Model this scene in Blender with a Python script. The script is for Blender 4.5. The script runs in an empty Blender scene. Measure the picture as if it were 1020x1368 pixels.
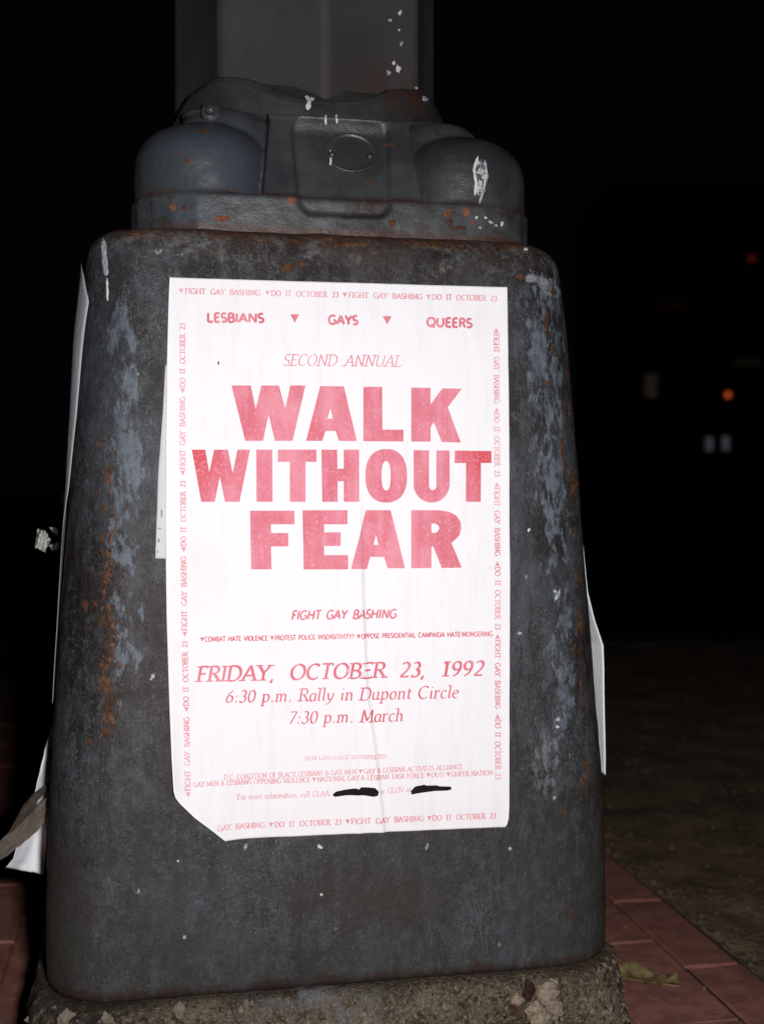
import bpy, bmesh, math, random
from mathutils import Vector, Matrix, noise
from mathutils.bvhtree import BVHTree
from mathutils.geometry import tessellate_polygon
sc = bpy.context.scene
C = sc.collection
R = math.radians
random.seed(7)

# ------------------------------------------------------------------ camera
CAM_Z = 0.50
F = 1600.0                       # focal length in pixels of a 1368 px tall frame
PITCH = math.atan(29 / F)
cd = bpy.data.cameras.new('camera')
cam = bpy.data.objects.new('camera', cd)
C.objects.link(cam)
cam.location = (0, 0, CAM_Z)
cam.rotation_euler = (R(90) - PITCH, 0, 0)
cd.sensor_fit = 'VERTICAL'
cd.sensor_height = 36.0
cd.lens = 36.0 * F / 1368
cd.clip_start = 0.02
cd.clip_end = 500
cd.dof.use_dof = True
cd.dof.focus_distance = 0.97
cd.dof.aperture_fstop = 5.6
sc.camera = cam

# ------------------------------------------------------------------ night sky + camera flash
w = bpy.data.worlds.new('World')
sc.world = w
w.use_nodes = True
bg = w.node_tree.nodes['Background']
bg.inputs[0].default_value = (1.0, 0.80, 0.78, 1)
bg.inputs[1].default_value = 0.0011

fl = bpy.data.lights.new('camera_flash', 'AREA')
fl.shape = 'RECTANGLE'
fl.size = 0.042
fl.size_y = 0.026
fl.energy = 12.3
fl.color = (1.0, 0.985, 1.0)
flo = bpy.data.objects.new('camera_flash', fl)
C.objects.link(flo)
flo.location = (0.070, 0.0, CAM_Z + 0.03)
flo.rotation_euler = (R(90), 0, R(4))

sc.view_settings.view_transform = 'Standard'
sc.view_settings.look = 'None'
sc.view_settings.exposure = 0.0
sc.view_settings.gamma = 1.0
sc.view_settings.use_curve_mapping = False
sc.render.engine = 'CYCLES'
sc.cycles.max_bounces = 6
sc.cycles.use_denoising = True

# ------------------------------------------------------------------ node helpers
class V:
    def __init__(s, b, k): s.b = b; s.k = k
    def _m(s, op, o=None, p=None, clamp=False):
        n = s.b.nt.nodes.new('ShaderNodeMath'); n.operation = op; n.use_clamp = clamp
        s.b.put(n.inputs[0], s)
        if o is not None: s.b.put(n.inputs[1], o)
        if p is not None: s.b.put(n.inputs[2], p)
        return V(s.b, n.outputs[0])
    def __add__(s, o): return s._m('ADD', o)
    def __radd__(s, o): return s._m('ADD', o)
    def __mul__(s, o): return s._m('MULTIPLY', o)
    def __rmul__(s, o): return s._m('MULTIPLY', o)
    def __sub__(s, o): return s._m('SUBTRACT', o)
    def __rsub__(s, o): return s.b.val(o) - s
    def clamp(s): return s._m('ADD', 0.0, clamp=True)
    def mx(s, o): return s._m('MAXIMUM', o)
    def absv(s): return s._m('ABSOLUTE')
    def step(s, a, b):
        n = s.b.nt.nodes.new('ShaderNodeMapRange'); n.interpolation_type = 'SMOOTHSTEP'
        s.b.put(n.inputs[0], s)
        n.inputs[1].default_value = a; n.inputs[2].default_value = b
        if a > b:
            n.inputs[1].default_value = b; n.inputs[2].default_value = a
            n.inputs[3].default_value = 1; n.inputs[4].default_value = 0
        return V(s.b, n.outputs[0])
    def gauss(s, c, wd):
        d = (s - c) * (1.0 / wd)
        return (d * d * -1.0)._m('EXPONENT')

class B:
    """a Principled material under construction"""
    def __init__(s, name, rough=0.6, spec=0.5, metallic=0.0):
        s.m = bpy.data.materials.new(name); s.m.use_nodes = True
        s.nt = s.m.node_tree
        s.bs = s.nt.nodes['Principled BSDF']
        s.bs.inputs['Roughness'].default_value = rough
        s.bs.inputs['Specular IOR Level'].default_value = spec
        s.bs.inputs['Metallic'].default_value = metallic
        tc = s.nt.nodes.new('ShaderNodeTexCoord'); s.co = tc.outputs['Object']
        sp = s.nt.nodes.new('ShaderNodeSeparateXYZ'); s.nt.links.new(s.co, sp.inputs[0])
        s.x, s.y, s.z = (V(s, sp.outputs[i]) for i in range(3))
    def put(s, sock, v):
        if isinstance(v, V): s.nt.links.new(v.k, sock)
        elif isinstance(v, (tuple, list)): sock.default_value = (*v[:3], 1)
        elif isinstance(v, (int, float)): sock.default_value = v
        else: s.nt.links.new(v, sock)
    def val(s, x):
        n = s.nt.nodes.new('ShaderNodeValue'); n.outputs[0].default_value = x; return V(s, n.outputs[0])
    def map(s, scale=(1, 1, 1), loc=(0, 0, 0)):
        n = s.nt.nodes.new('ShaderNodeMapping'); s.nt.links.new(s.co, n.inputs[0])
        n.inputs['Scale'].default_value = scale; n.inputs['Location'].default_value = loc
        return n.outputs[0]
    def noise(s, scale, detail=4, rough=0.55, stretch=None, loc=(0, 0, 0), dist=0.0):
        n = s.nt.nodes.new('ShaderNodeTexNoise')
        n.inputs['Scale'].default_value = scale; n.inputs['Detail'].default_value = detail
        n.inputs['Roughness'].default_value = rough; n.inputs['Distortion'].default_value = dist
        s.nt.links.new(s.map(stretch or (1, 1, 1), loc), n.inputs['Vector'])
        return V(s, n.outputs[0])
    def vor(s, scale, feature='F1', stretch=None, loc=(0, 0, 0), color=False):
        n = s.nt.nodes.new('ShaderNodeTexVoronoi'); n.feature = feature
        n.inputs['Scale'].default_value = scale
        s.nt.links.new(s.map(stretch or (1, 1, 1), loc), n.inputs['Vector'])
        return V(s, n.outputs[1] if color else n.outputs[0])
    def mix(s, f, a, b):
        n = s.nt.nodes.new('ShaderNodeMix'); n.data_type = 'RGBA'
        s.put(n.inputs[0], f); s.put(n.inputs[6], a); s.put(n.inputs[7], b)
        return n.outputs[2]
    def rand(s):
        n = s.nt.nodes.new('ShaderNodeObjectInfo'); return V(s, n.outputs['Random'])
    def done(s, color, bump=None, dist=0.001, strength=1.0, rough=None):
        s.put(s.bs.inputs['Base Color'], color)
        if rough is not None: s.put(s.bs.inputs['Roughness'], rough)
        if bump is not None:
            n = s.nt.nodes.new('ShaderNodeBump'); n.inputs['Distance'].default_value = dist
            n.inputs['Strength'].default_value = strength
            s.put(n.inputs['Height'], bump); s.nt.links.new(n.outputs[0], s.bs.inputs['Normal'])
        return s.m

# ------------------------------------------------------------------ materials
def mat_pedestal():
    b = B('weathered_pedestal_paint', 0.55, 0.24)
    x, z = b.x, b.z
    n1 = b.noise(9, 6, .65); n2 = b.noise(45, 5, .7, (1, 1, .45)); n3 = b.noise(170, 4, .7)
    col = b.mix((n1 * .55 + n2 * .45).step(.44, .57), (.032, .034, .038), (.012, .010, .010))
    mo = b.noise(110, 5, .75, (1, 1, .7), (8, 8, 1))
    col = b.mix(mo.step(.50, .62) * .5, col, (.066, .072, .082))
    col = b.mix(mo.step(.48, .38) * .6, col, (.012, .010, .010))
    col = b.mix((n3.step(.55, .78) * .40), col, (.12, .125, .13))
    gr = b.noise(420, 3, .75).step(.55, .68) * b.noise(16, 3, .6, loc=(2, 5, 1)).step(.36, .60)
    vs_ = b.noise(120, 4, .7, (1, 1, .12), (4, 4, 4))
    col = b.mix(vs_.step(.52, .66) * .4, col, (.060, .065, .074))
    col = b.mix(vs_.step(.46, .34) * .5, col, (.013, .011, .011))
    col = b.mix(gr * .55, col, (.16, .165, .17))
    sa = b.noise(26, 3, .6, (1.6, 1, .5), (3, 9, 2), 1.2); sb = b.noise(40, 3, .6, (.7, 1, 1.2), (9, 1, 6), 1.5)
    sm = b.noise(15, 2, .5, loc=(5, 2, 8)).step(.50, .60)
    scr = ((sa - .5).absv().step(.006, .001) + (sb - .5).absv().step(.005, .001) * .8).clamp() * sm
    col = b.mix(scr * .55, col, (.13, .135, .14))
    big = b.noise(5.5, 3, .6, (1.3, 1, .7), (3, 7, 7))
    col = b.mix(big.step(.50, .62) * .55, col, (.024, .015, .013))
    col = b.mix(big.step(.47, .36) * .35, col, (.050, .056, .066))
    ctr = (x.gauss(.03, .15) * z.step(.665, .70)) * b.noise(20, 4, .65, (1, 1, 1.6), (2, 2, 6)).step(.38, .52)
    col = b.mix(ctr * .6, col, (.040, .024, .018))
    # green grey cast low down
    col = b.mix(z.step(.36, .14) * n1.step(.35, .6) * .55, col, (.042, .046, .041))
    # blue chalky streaks in two columns by the corners
    st = b.noise(80, 6, .70, (1.0, 1.0, .42), (3, 1, 2))
    st2 = b.noise(210, 4, .7, (1, 1, .5), (1, 7, 3))
    colL = x.gauss(-.176, .017) * z.step(.24, .42) * z.step(.70, .62)
    colL2 = x.gauss(-.150, .030) * z.step(.22, .38) * z.step(.70, .56) * .55
    colR = x.gauss(.186, .026) * z.step(.18, .30) * .95
    colR2 = x.gauss(.165, .018) * z.step(.40, .60) * z.step(.69, .66) * .75
    m = (colL + colL2 + colR + colR2).clamp()
    blue = ((st * .75 + st2 * .25) + (m - 1.0) * .30).step(.465, .545) * m.step(.06, .40)
    col = b.mix(blue * .72, col, b.mix(st2.step(.4, .6), (.072, .088, .108), (.135, .158, .185)))
    # pale dusty band under the top edge
    d = b.noise(38, 6, .75, (1, 1, 1.3), (5, 5, 5)); d2 = b.noise(150, 5, .75, loc=(4, 4, 0))
    top = z.step(.635, .70)
    dust = ((d * .6 + d2 * .4) + (top - 1.0) * .4).step(.47, .62)
    col = b.mix(dust * .62, col, (.150, .150, .142))
    brn = (b.noise(30, 5, .7, (1, 1, 2.2), (9, 2, 5)) + (z.step(.63, .71) - 1.0) * .5).step(.50, .62)
    col = b.mix(brn * .75, col, (.050, .028, .020))
    # rust
    rs = b.noise(120, 5, .70, (1.2, 1.2, .8), (2, 8, 4)); rb = b.noise(38, 4, .65, (1, 1, .7), (7, 3, 1))
    rm = (x.gauss(-.186, .016) * z.step(.24, .34) * z.step(.62, .52) + x.gauss(.205, .013) * z.step(.10, .3) * 1.0
          + z.step(.690, .7085) * 1.25 + x.gauss(-.10, .03) * z.gauss(.67, .02) * .5
          + x.gauss(.05, .05) * z.gauss(.682, .010) * .8 + x.gauss(.165, .016) * z.gauss(.672, .012) * 1.0).clamp()
    rust = ((rs * .6 + rb * .4) + (rm - 1.0) * .24).step(.500, .555)
    col = b.mix(rust * .85, col, b.mix(b.noise(240, 3, .7).step(.4, .6), (.050, .022, .011), (.150, .064, .024)))
    # stain patch low on the right, brown blotch bottom centre
    sp = (x.gauss(.17, .024) * z.gauss(.275, .055))
    col = b.mix(((st * .5 + st2 * .5) + (sp - 1.0) * .4).step(.42, .56) * .75, col, (.135, .150, .165))
    bl = x.gauss(.02, .13) * z.gauss(.17, .05)
    col = b.mix((n2 * .5 + n1 * .5 + (bl - 1.0) * .3).step(.40, .55) * .6, col, (.034, .022, .022))
    wp = x.gauss(.170, .022) * z.gauss(.682, .014) + x.gauss(-.145, .03) * z.gauss(.690, .006) + x.gauss(.19, .02) * z.gauss(.672, .01)
    col = b.mix(((d * .5 + d2 * .5) + (wp.clamp() - 1.0) * .35).step(.455, .56) * .8, col, (.25, .265, .28))
    # chips of bare pale primer
    ch = b.vor(34, 'F1', (1, 1, .7)); cr = b.noise(19, 2, .5, loc=(3, 3, 9))
    col = b.mix((ch.step(.075, .035) * cr.step(.54, .60)) * .75, col, (.25, .25, .235))
    low = (z.step(.135, .104) + b.noise(50, 4, .7, (1, 1, .6), (1, 1, 9)) - 1.0).step(.30, .55)
    col = b.mix(low * .8, col, (.030, .017, .012))
    edge = z.gauss(.7125, .006) * b.noise(60, 4, .7, (1, 1, .4)).step(.38, .52)
    col = b.mix(edge * .9, col, (.060, .024, .014))
    h = n2 * .5 + n3 * .35 + b.noise(600, 2, .6) * .12 + rust * .25 - blue * .10 + n1 * .6 + mo * .5
    return b.done(col, h, .0024, .65, rough=b.noise(60, 3, .6) * .35 + .36)

def mat_casting():
    b = B('grey_casting_paint', 0.5, 0.45)
    x, z = b.x, b.z
    n1 = b.noise(14, 5, .6); n2 = b.noise(70, 5, .7); n3 = b.noise(260, 4, .7)
    col = b.mix(n1.step(.40, .60), (.040, .044, .046), (.024, .025, .027))
    lobe_sheen = (x + .115).absv().step(.075, .03) * z.step(.86, .78)  # soft bluish flash highlight on the left domes, painted into the colour
    col = b.mix(lobe_sheen * n1.step(.35, .6) * .6, col, (.050, .062, .082))
    col = b.mix(n3.step(.56, .74) * .22, col, (.10, .105, .11))
    low = z.step(.765, .742)
    col = b.mix((n2 + (low - 1.0) * .5).step(.44, .60) * .5, col, (.062, .066, .070))
    dk = (b.noise(42, 5, .7, (1, 1, 1.5), (4, 1, 7)) + (low - 1.0) * .5).step(.52, .60)
    col = b.mix(dk * .7, col, (.032, .022, .018))
    # rust line at the seat; crease shade painted rust-brown where domes meet the flange
    r1 = z.gauss(.7165, .0045) * b.noise(40, 4, .7).step(.30, .45)
    crease_shade = z.gauss(.748, .0035) * b.noise(33, 4, .7, loc=(2, 2, 2)).step(.44, .54) * .8
    r3 = z.gauss(.868, .022) * x.gauss(.05, .085) * b.noise(55, 5, .7, (1, 1, 1.6)).step(.44, .56) * 1.6
    r4 = b.noise(48, 5, .66, loc=(6, 4, 1)).step(.665, .70)
    ru = (r1 + crease_shade * .8 + r3 + r4 * .5).clamp()
    col = b.mix(ru * .8, col, b.mix(b.noise(150, 3, .6), (.026, .012, .009), (.085, .030, .016)))
    return b.done(col, n1 * .5 + n2 * .6 + n3 * .4 + b.noise(500, 2) * .15, .0016, .42, rough=n2 * .28 + .26)

def mat_pole():
    b = B('grey_pole_paint', 0.55, 0.3)
    n1 = b.noise(8, 4, .6); n3 = b.noise(240, 4, .7); n2 = b.noise(50, 4, .7, (1, 1, .3))
    col = b.mix(n1.step(.35, .65), (.041, .041, .043), (.032, .031, .033))
    col = b.mix(n3.step(.56, .75) * .2, col, (.075, .075, .078))
    ru = b.z.step(.92, .86) * b.x.gauss(.06, .06) * n2.step(.42, .56)
    col = b.mix(ru * .8, col, (.042, .024, .020))
    return b.done(col, n1 * .4 + n3 * .3 + n2 * .4, .001, .4, rough=n2 * .25 + .42)

def mat_paper(name, col=(.80, .788, .803), tone=(.75, .735, .745), bump=.25):
    b = B(name, 0.85, 0.12)
    f1 = b.noise(14, 4, .6); f2 = b.noise(420, 3, .7); f3 = b.noise(70, 4, .6, (1, 1, .5))
    c = b.mix(f1 * .4 + f3 * .3, col, tone)
    fv = b.noise(130, 4, .7, (1, 1, .10), (2, 3, 3)); st_ = b.noise(7, 4, .6, loc=(8, 3, 3))
    c = b.mix(fv.step(.50, .66) * .28, c, tuple(k * .90 for k in tone))
    c = b.mix(st_.step(.55, .68) * .35, c, tuple(k * q for k, q in zip(tone, (.96, .92, .88))))
    sp = b.vor(24, loc=(1.3, 5, 2.1)).step(.045, .022) * b.noise(12, 2, loc=(2, 2, 2)).step(.55, .6)
    c = b.mix(sp * .5, c, (.5, .42, .25))
    return b.done(c, f2 * .35 + f3 * .8 + f1 * 1.2 + fv * .6, .0012, bump)

def mat_ink(name, c0, c1, strong=True):
    b = B(name, 0.7, 0.15)
    v = b.noise(60, 4, .6, (2.2, 1, .25)) * .5 + b.noise(28, 3, .6) * .5
    f = v.step(.35, .65)
    c = b.mix(f, c0, c1)
    if strong:   # heavier inking at the two ends of the middle line
        e = b.x.gauss(-.122, .024) * b.z.gauss(.53, .03) + b.x.gauss(.118, .016) * b.z.gauss(.53, .03)
        c = b.mix(e.clamp() * .85, c, (.60, .060, .075))
        c = b.mix(b.noise(420, 3, .7).step(.52, .70) * .5, c, (.76, .42, .50))
    return b.done(c, b.noise(420, 3, .7), .0006, .2)

def mat_concrete():
    b = B('rough_aggregate_concrete', 0.95, 0.15)
    n = b.noise(24, 5, .7); n2 = b.noise(120, 5, .75); n3 = b.noise(330, 4, .75); n4 = b.noise(210, 3, .6, loc=(5, 5, 5))
    c = b.mix(n.step(.38, .60), (.085, .058, .032), (.190, .150, .102))
    c = b.mix(n3.step(.50, .60) * .75, c, (.30, .26, .19))
    c = b.mix(n4.step(.47, .38) * .8, c, (.035, .025, .016))
    c = b.mix(n2.step(.58, .68) * .7, c, (.25, .255, .26))
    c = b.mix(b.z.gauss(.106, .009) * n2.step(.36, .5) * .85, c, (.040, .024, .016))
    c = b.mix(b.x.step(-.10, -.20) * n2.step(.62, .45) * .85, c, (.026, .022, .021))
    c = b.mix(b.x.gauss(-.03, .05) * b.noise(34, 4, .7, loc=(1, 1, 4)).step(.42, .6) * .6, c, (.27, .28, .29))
    return b.done(c, n2 * .9 + n * .8 + n3 * .6, .009, 1.0)

def mat_brick():
    b = B('red_paving_brick', 0.85, 0.2)
    r = b.rand()
    g = b.nt.nodes.new('ShaderNodeNewGeometry'); b.co = g.outputs['Position']
    n = b.noise(30, 5, .7); n2 = b.noise(240, 4, .7)
    c = b.mix(r, (.29, .118, .090), (.345, .148, .112))
    c = b.mix(n.step(.42, .58) * .7, c, (.19, .078, .058))
    c = b.mix(n2.step(.6, .76) * .35, c, (.46, .27, .21))
    c = b.mix(b.noise(11, 4, .7, loc=(3, 1, 1)).step(.52, .68) * .5, c, (.13, .065, .048))
    return b.done(c, n * .7 + n2 * .6, .002, .6)

def mat_simple(name, c0, c1, s1=30, rough=.85, spec=.2, bump=.5, dist=.003, s2=200):
    b = B(name, rough, spec)
    n = b.noise(s1, 5, .7); n2 = b.noise(s2, 4, .7)
    return b.done(b.mix((n * .6 + n2 * .4).step(.38, .62), c0, c1), n * .6 + n2 * .5, dist, bump)

def mat_emit(name, col, strength):
    m = bpy.data.materials.new(name); m.use_nodes = True
    bs = m.node_tree.nodes['Principled BSDF']
    bs.inputs['Base Color'].default_value = (.02, .02, .02, 1)
    nz = m.node_tree.nodes.new('ShaderNodeTexNoise'); nz.inputs['Scale'].default_value = 3
    mr = m.node_tree.nodes.new('ShaderNodeMapRange'); mr.inputs[3].default_value = strength * .7; mr.inputs[4].default_value = strength * 1.3
    m.node_tree.links.new(nz.outputs[0], mr.inputs[0]); m.node_tree.links.new(mr.outputs[0], bs.inputs['Emission Strength'])
    bs.inputs['Emission Color'].default_value = (*col, 1)
    return m

M = dict(ped=mat_pedestal(), cast=mat_casting(), pole=mat_pole(),
         paper=mat_paper('poster_paper'),
         oldpaper=mat_paper('older_flyer_paper', (.60, .60, .62), (.50, .50, .51), .5),
         sidepaper=mat_paper('side_flyer_paper', (.42, .44, .48), (.28, .30, .32), .7),
         flappaper=mat_paper('white_flyer_paper', (.84, .86, .88), (.68, .71, .74), .7),
         ink=mat_ink('headline_ink', (.62, .150, .195), (.70, .260, .315)),
         inkfaint=mat_ink('faint_border_ink', (.65, .25, .29), (.73, .42, .45), False),
         ink2=mat_ink('text_ink', (.60, .13, .17), (.70, .26, .31), False),
         inklight=mat_ink('pale_text_ink', (.64, .20, .24), (.72, .34, .38), False),
         marker=mat_simple('black_marker', (.006, .003, .003), (.012, .007, .006), bump=.1),
         conc=mat_concrete(), brick=mat_brick(),
         sand=mat_simple('joint_sand', (.030, .022, .016), (.055, .036, .026)),
         asphalt=mat_simple('rough_asphalt', (.10, .066, .042), (.22, .155, .098), 16, bump=1.0, dist=.012, s2=90),
         dirt=mat_simple('gritty_mortar', (.10, .070, .042), (.20, .150, .095), 60, dist=.006, bump=.9),
         kerb=mat_simple('far_kerb_stone', (.03, .026, .024), (.05, .044, .04)),
         lawn=mat_simple('dark_lawn', (.012, .016, .008), (.02, .026, .012)),
         white=mat_simple('spilled_white_paint', (.42, .44, .44), (.62, .63, .60), 200, bump=.6, dist=.001, s2=500),
         palegrey=mat_simple('thin_pale_paint', (.16, .19, .20), (.46, .48, .49), 260, bump=.6, dist=.001, s2=700),
         rust=mat_simple('bare_rust', (.034, .016, .010), (.095, .040, .018), 120, dist=.001, s2=420),
         redlead=mat_simple('red_lead_primer', (.10, .034, .018), (.20, .072, .040), 160, dist=.001, s2=400),
         crumple=mat_simple('crumpled_white_paper', (.62, .62, .58), (.74, .74, .70), bump=.3),
         leaf=mat_simple('dead_leaf', (.12, .09, .035), (.22, .175, .075), 60, bump=.4),
         darkleaf=mat_simple('dark_dead_leaf', (.06, .04, .02), (.11, .08, .035), 60),
         facade=mat_simple('dark_facade', (.2, .16, .15), (.3, .25, .22), 2),
         darkglass=mat_simple('dark_glass', (.008, .008, .009), (.012, .012, .013), 2, rough=.2, spec=.5),
         metal=mat_simple('dark_metal', (.02, .02, .02), (.03, .03, .03)))
def mat_tape():
    b = B('brown_packing_tape', .35, .4)
    c = b.mix(b.noise(50, 5, .7), (.100, .082, .066), (.20, .175, .145))
    m = b.done(c, b.noise(90, 4, .6), .002, .7)
    t = b.nt.nodes.new('ShaderNodeBsdfTransparent'); x = b.nt.nodes.new('ShaderNodeMixShader')
    x.inputs[0].default_value = .22
    o = b.nt.nodes['Material Output']
    b.nt.links.new(b.bs.outputs[0], x.inputs[1]); b.nt.links.new(t.outputs[0], x.inputs[2]); b.nt.links.new(x.outputs[0], o.inputs[0])
    return m
M['tape'] = mat_tape()
M['smear'] = (lambda b: b.done(b.mix(b.noise(260, 4, .7).step(.47, .56), (.060, .066, .070), (.40, .42, .42)), b.noise(300), .001, .5))(B('smeared_paint', .6, .3))
M['lampred'] = mat_emit('lit_red_lens', (1.0, .16, .045), .42)
M['lampdim'] = mat_emit('lit_dim_red_lamp', (1.0, .09, .03), .06)
M['win1'] = mat_emit('dim_lit_pane', (1.0, .72, .50), .010)
M['win2'] = mat_emit('pale_lit_pane', (.88, .82, 1.0), .045)
M['win3'] = mat_emit('faint_green_pane', (.85, 1.0, .6), .004)
M['sign'] = mat_emit('dim_red_sign', (1.0, .2, .1), .003)

# ------------------------------------------------------------------ object helpers
def link(name, me, mat=None, parent=None, smooth=False):
    o = bpy.data.objects.new(name, me); C.objects.link(o)
    if mat is not None:
        me.materials.clear(); me.materials.append(mat)
    if parent is not None: o.parent = parent
    if smooth:
        for p in me.polygons: p.use_smooth = True
    return o
def mesh(name, vs, fs, mat=None, parent=None, smooth=False):
    me = bpy.data.meshes.new(name); me.from_pydata(vs, [], fs); me.update()
    return link(name, me, mat, parent, smooth)
def frombm(name, bm, mat=None, parent=None, smooth=False):
    me = bpy.data.meshes.new(name); bm.to_mesh(me); bm.free()
    return link(name, me, mat, parent, smooth)
def tag(o, label=None, cat=None, group=None, kind=None):
    if label: o['label'] = label
    if cat: o['category'] = cat
    if group: o['group'] = group
    if kind: o['kind'] = kind
    return o
def empty(name, loc, rz=0):
    o = bpy.data.objects.new(name, None); C.objects.link(o)
    o.location = loc; o.rotation_euler = (0, 0, rz); o.empty_display_size = .05
    return o
def grid(nu, nv, fn):
    vs = [fn(i / nu, j / nv) for j in range(nv + 1) for i in range(nu + 1)]
    fs = [(j * (nu + 1) + i, j * (nu + 1) + i + 1, (j + 1) * (nu + 1) + i + 1, (j + 1) * (nu + 1) + i) for j in range(nv) for i in range(nu)]
    return vs, fs
def lerp(tab, x):
    if x <= tab[0][0]: return tab[0][1]
    for (a, p), (b, q) in zip(tab, tab[1:]):
        if x <= b: return p + (q - p) * (x - a) / (b - a)
    return tab[-1][1]
def sstep(a, b, x):
    t = max(0, min(1, (x - a) / (b - a))); return t * t * (3 - 2 * t)
def bbox(bm, x0, x1, y0, y1, z0, z1):
    r = bmesh.ops.create_cube(bm, size=1)
    bmesh.ops.scale(bm, vec=(x1 - x0, y1 - y0, z1 - z0), verts=r['verts'])
    bmesh.ops.translate(bm, vec=((x0 + x1) / 2, (y0 + y1) / 2, (z0 + z1) / 2), verts=r['verts'])
    return r['verts']

# ------------------------------------------------------------------ frame of the lamp post
PSI = R(11)
CX, CY = -0.074, 1.19
POST = Matrix.Translation((CX, CY, 0)) @ Matrix.Rotation(PSI, 4, 'Z')
POSTI = POST.inverted()
HP = [(.095, .2372), (.144, .2378), (.204, .2365), (.263, .234), (.352, .2285), (.448, .2222), (.473, .2208), (.534, .2175),
      (.583, .2146), (.626, .2118), (.676, .2072), (.701, .2042), (.714, .2025)]
def hz(z):
    e = .012
    return (lerp(HP, z - e) + 2 * lerp(HP, z) + lerp(HP, z + e)) / 4
RC = .055
def section(h, r, p):
    """point and outward normal of a rounded square, p in 0..4 anticlockwise from the middle of the +x side"""
    p = p % 4
    k = int(p); t = p - k                       # quarter from side centre to next side centre
    L = h - r; A = r * math.pi / 2; T = 2 * L + A; s = t * T
    if s < L: q = (h, s); n = (1, 0)
    elif s < L + A:
        a = (s - L) / r; q = (L + r * math.cos(a), L + r * math.sin(a)); n = (math.cos(a), math.sin(a))
    else: q = (L - (s - L - A), h); n = (0, 1)
    a = k * math.pi / 2; c, d = math.cos(a), math.sin(a)
    return (q[0] * c - q[1] * d, q[0] * d + q[1] * c), (n[0] * c - n[1] * d, n[0] * d + n[1] * c)
def ray(px, py):
    """direction of sight through a measured point of the photograph (used to survey where marks sit)"""
    d = Vector(((px - 510) / F, 1, -(py - 684) / F))
    return Matrix.Rotation(-PITCH, 3, 'X') @ d
def face_xz(px, py):
    """survey a point of the pedestal's front face: returns local x, z"""
    d = (POSTI.to_3x3() @ ray(px, py)); o = POSTI @ Vector((0, 0, CAM_Z)); z = .45
    for _ in range(6):
        t = (-hz(z) - o.y) / d.y; z = o.z + d.z * t
    return o.x + d.x * t, z

# ================================================================== GROUND
def sheet(name, x0, x1, y0, y1, z, mat, n=1):
    vs, fs = grid(n, n, lambda u, v: (x0 + (x1 - x0) * u, y0 + (y1 - y0) * v, z))
    return tag(mesh(name, vs, fs, mat), kind='structure')
tag(sheet('ground', -300, 300, -300, 300, -.16, M['lawn'], 4), 'dark open ground reaching away into the night')
KA = math.atan2(.389 - .307, 1.667 - 1.221)      # kerb line heads this much to the left of straight ahead
kdir = Vector((-math.sin(KA), math.cos(KA), 0)); kn = Vector((math.cos(KA), math.sin(KA), 0))
K0 = Vector((.389, 1.221, 0))
def kp(u, v, z=0):                                # u across the kerb line (+ right), v along it
    p = K0 + kn * u + kdir * v; return (p.x, p.y, z)
# asphalt: gently uneven, slightly below the brick
def aspf(u, v):
    uu = .004 + (u ** 1.8) * 7.0; vv = -1.6 + v * 4.35
    z = -.012 + .007 * noise.noise(Vector((uu * 9, vv * 9, 0))) + .004 * noise.noise(Vector((uu * 30, vv * 30, 3)))
    return kp(uu, vv, z - .002)
vs, fs = grid(110, 170, aspf)
road = mesh('road', vs, fs, M['asphalt'], None, True)
tag(road, 'dark rough asphalt beyond the ragged brick edge', kind='structure')
bm = bmesh.new(); bbox(bm, -8, 12, 3.95, 4.15, -.15, -.005)
bmesh.ops.bevel(bm, geom=bm.edges[:], offset=.02, segments=2, affect='EDGES')
tag(frombm('far_kerb', bm, M['kerb']), 'stone kerb on the far side of the road', kind='structure')
# sidewalk bed
vs = [kp(-5, -1.6, -.0030), kp(.002, -1.6, -.0030), kp(.002, 2.72, -.0030), kp(-5, 2.72, -.0030)]
vs += [(v[0], v[1], -.15) for v in vs]
side = mesh('sidewalk', vs, [(0, 1, 2, 3), (0, 4, 5, 1), (1, 5, 6, 2), (2, 6, 7, 3), (3, 7, 4, 0)], M['sand'])
tag(side, 'red brick sidewalk around the foot of the lamp post', kind='structure')
def brickmesh(lx, ly, seed):
    rnd = random.Random(seed)
    bm = bmesh.new(); bbox(bm, -lx / 2, lx / 2, -ly / 2, ly / 2, -.02, 0)
    bmesh.ops.bevel(bm, geom=bm.edges[:], offset=.0018, segments=1, affect='EDGES')
    for v in bm.verts: v.co += Vector((rnd.uniform(-1, 1), rnd.uniform(-1, 1), rnd.uniform(-1, 1))) * .0012
    me = bpy.data.meshes.new('brick'); bm.to_mesh(me); bm.free(); me.materials.append(M['brick']); return me
flat = [brickmesh(.0985, .1985, i) for i in range(4)]
edgeb = [brickmesh(.0600, .1985, i + 9) for i in range(3)]
nb = 0
for row in range(17):
    first = row == 0
    u = -.033 if first else -.066 - .1 * (row - .5)
    off = .075 if row % 2 else .0
    for k in range(-5, 14):
        v = k * .2 + off - .06
        if not first and (k > 11 or k < -3): continue
        c = kp(u, v)
        # under the footing nothing is laid
        l = POSTI @ Vector((c[0], c[1], 0))
        if abs(l.x) < .20 and abs(l.y) < .20: continue
        if nb > 290: continue
        nb += 1
        o = bpy.data.objects.new('brick', random.choice(edgeb if first else flat)); C.objects.link(o)
        o.parent = side; o.location = (c[0], c[1], random.uniform(-.0008, .0008))
        o.rotation_euler = (random.uniform(-.006, .006), random.uniform(-.008, .008), KA + random.uniform(-.006, .006))
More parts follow.
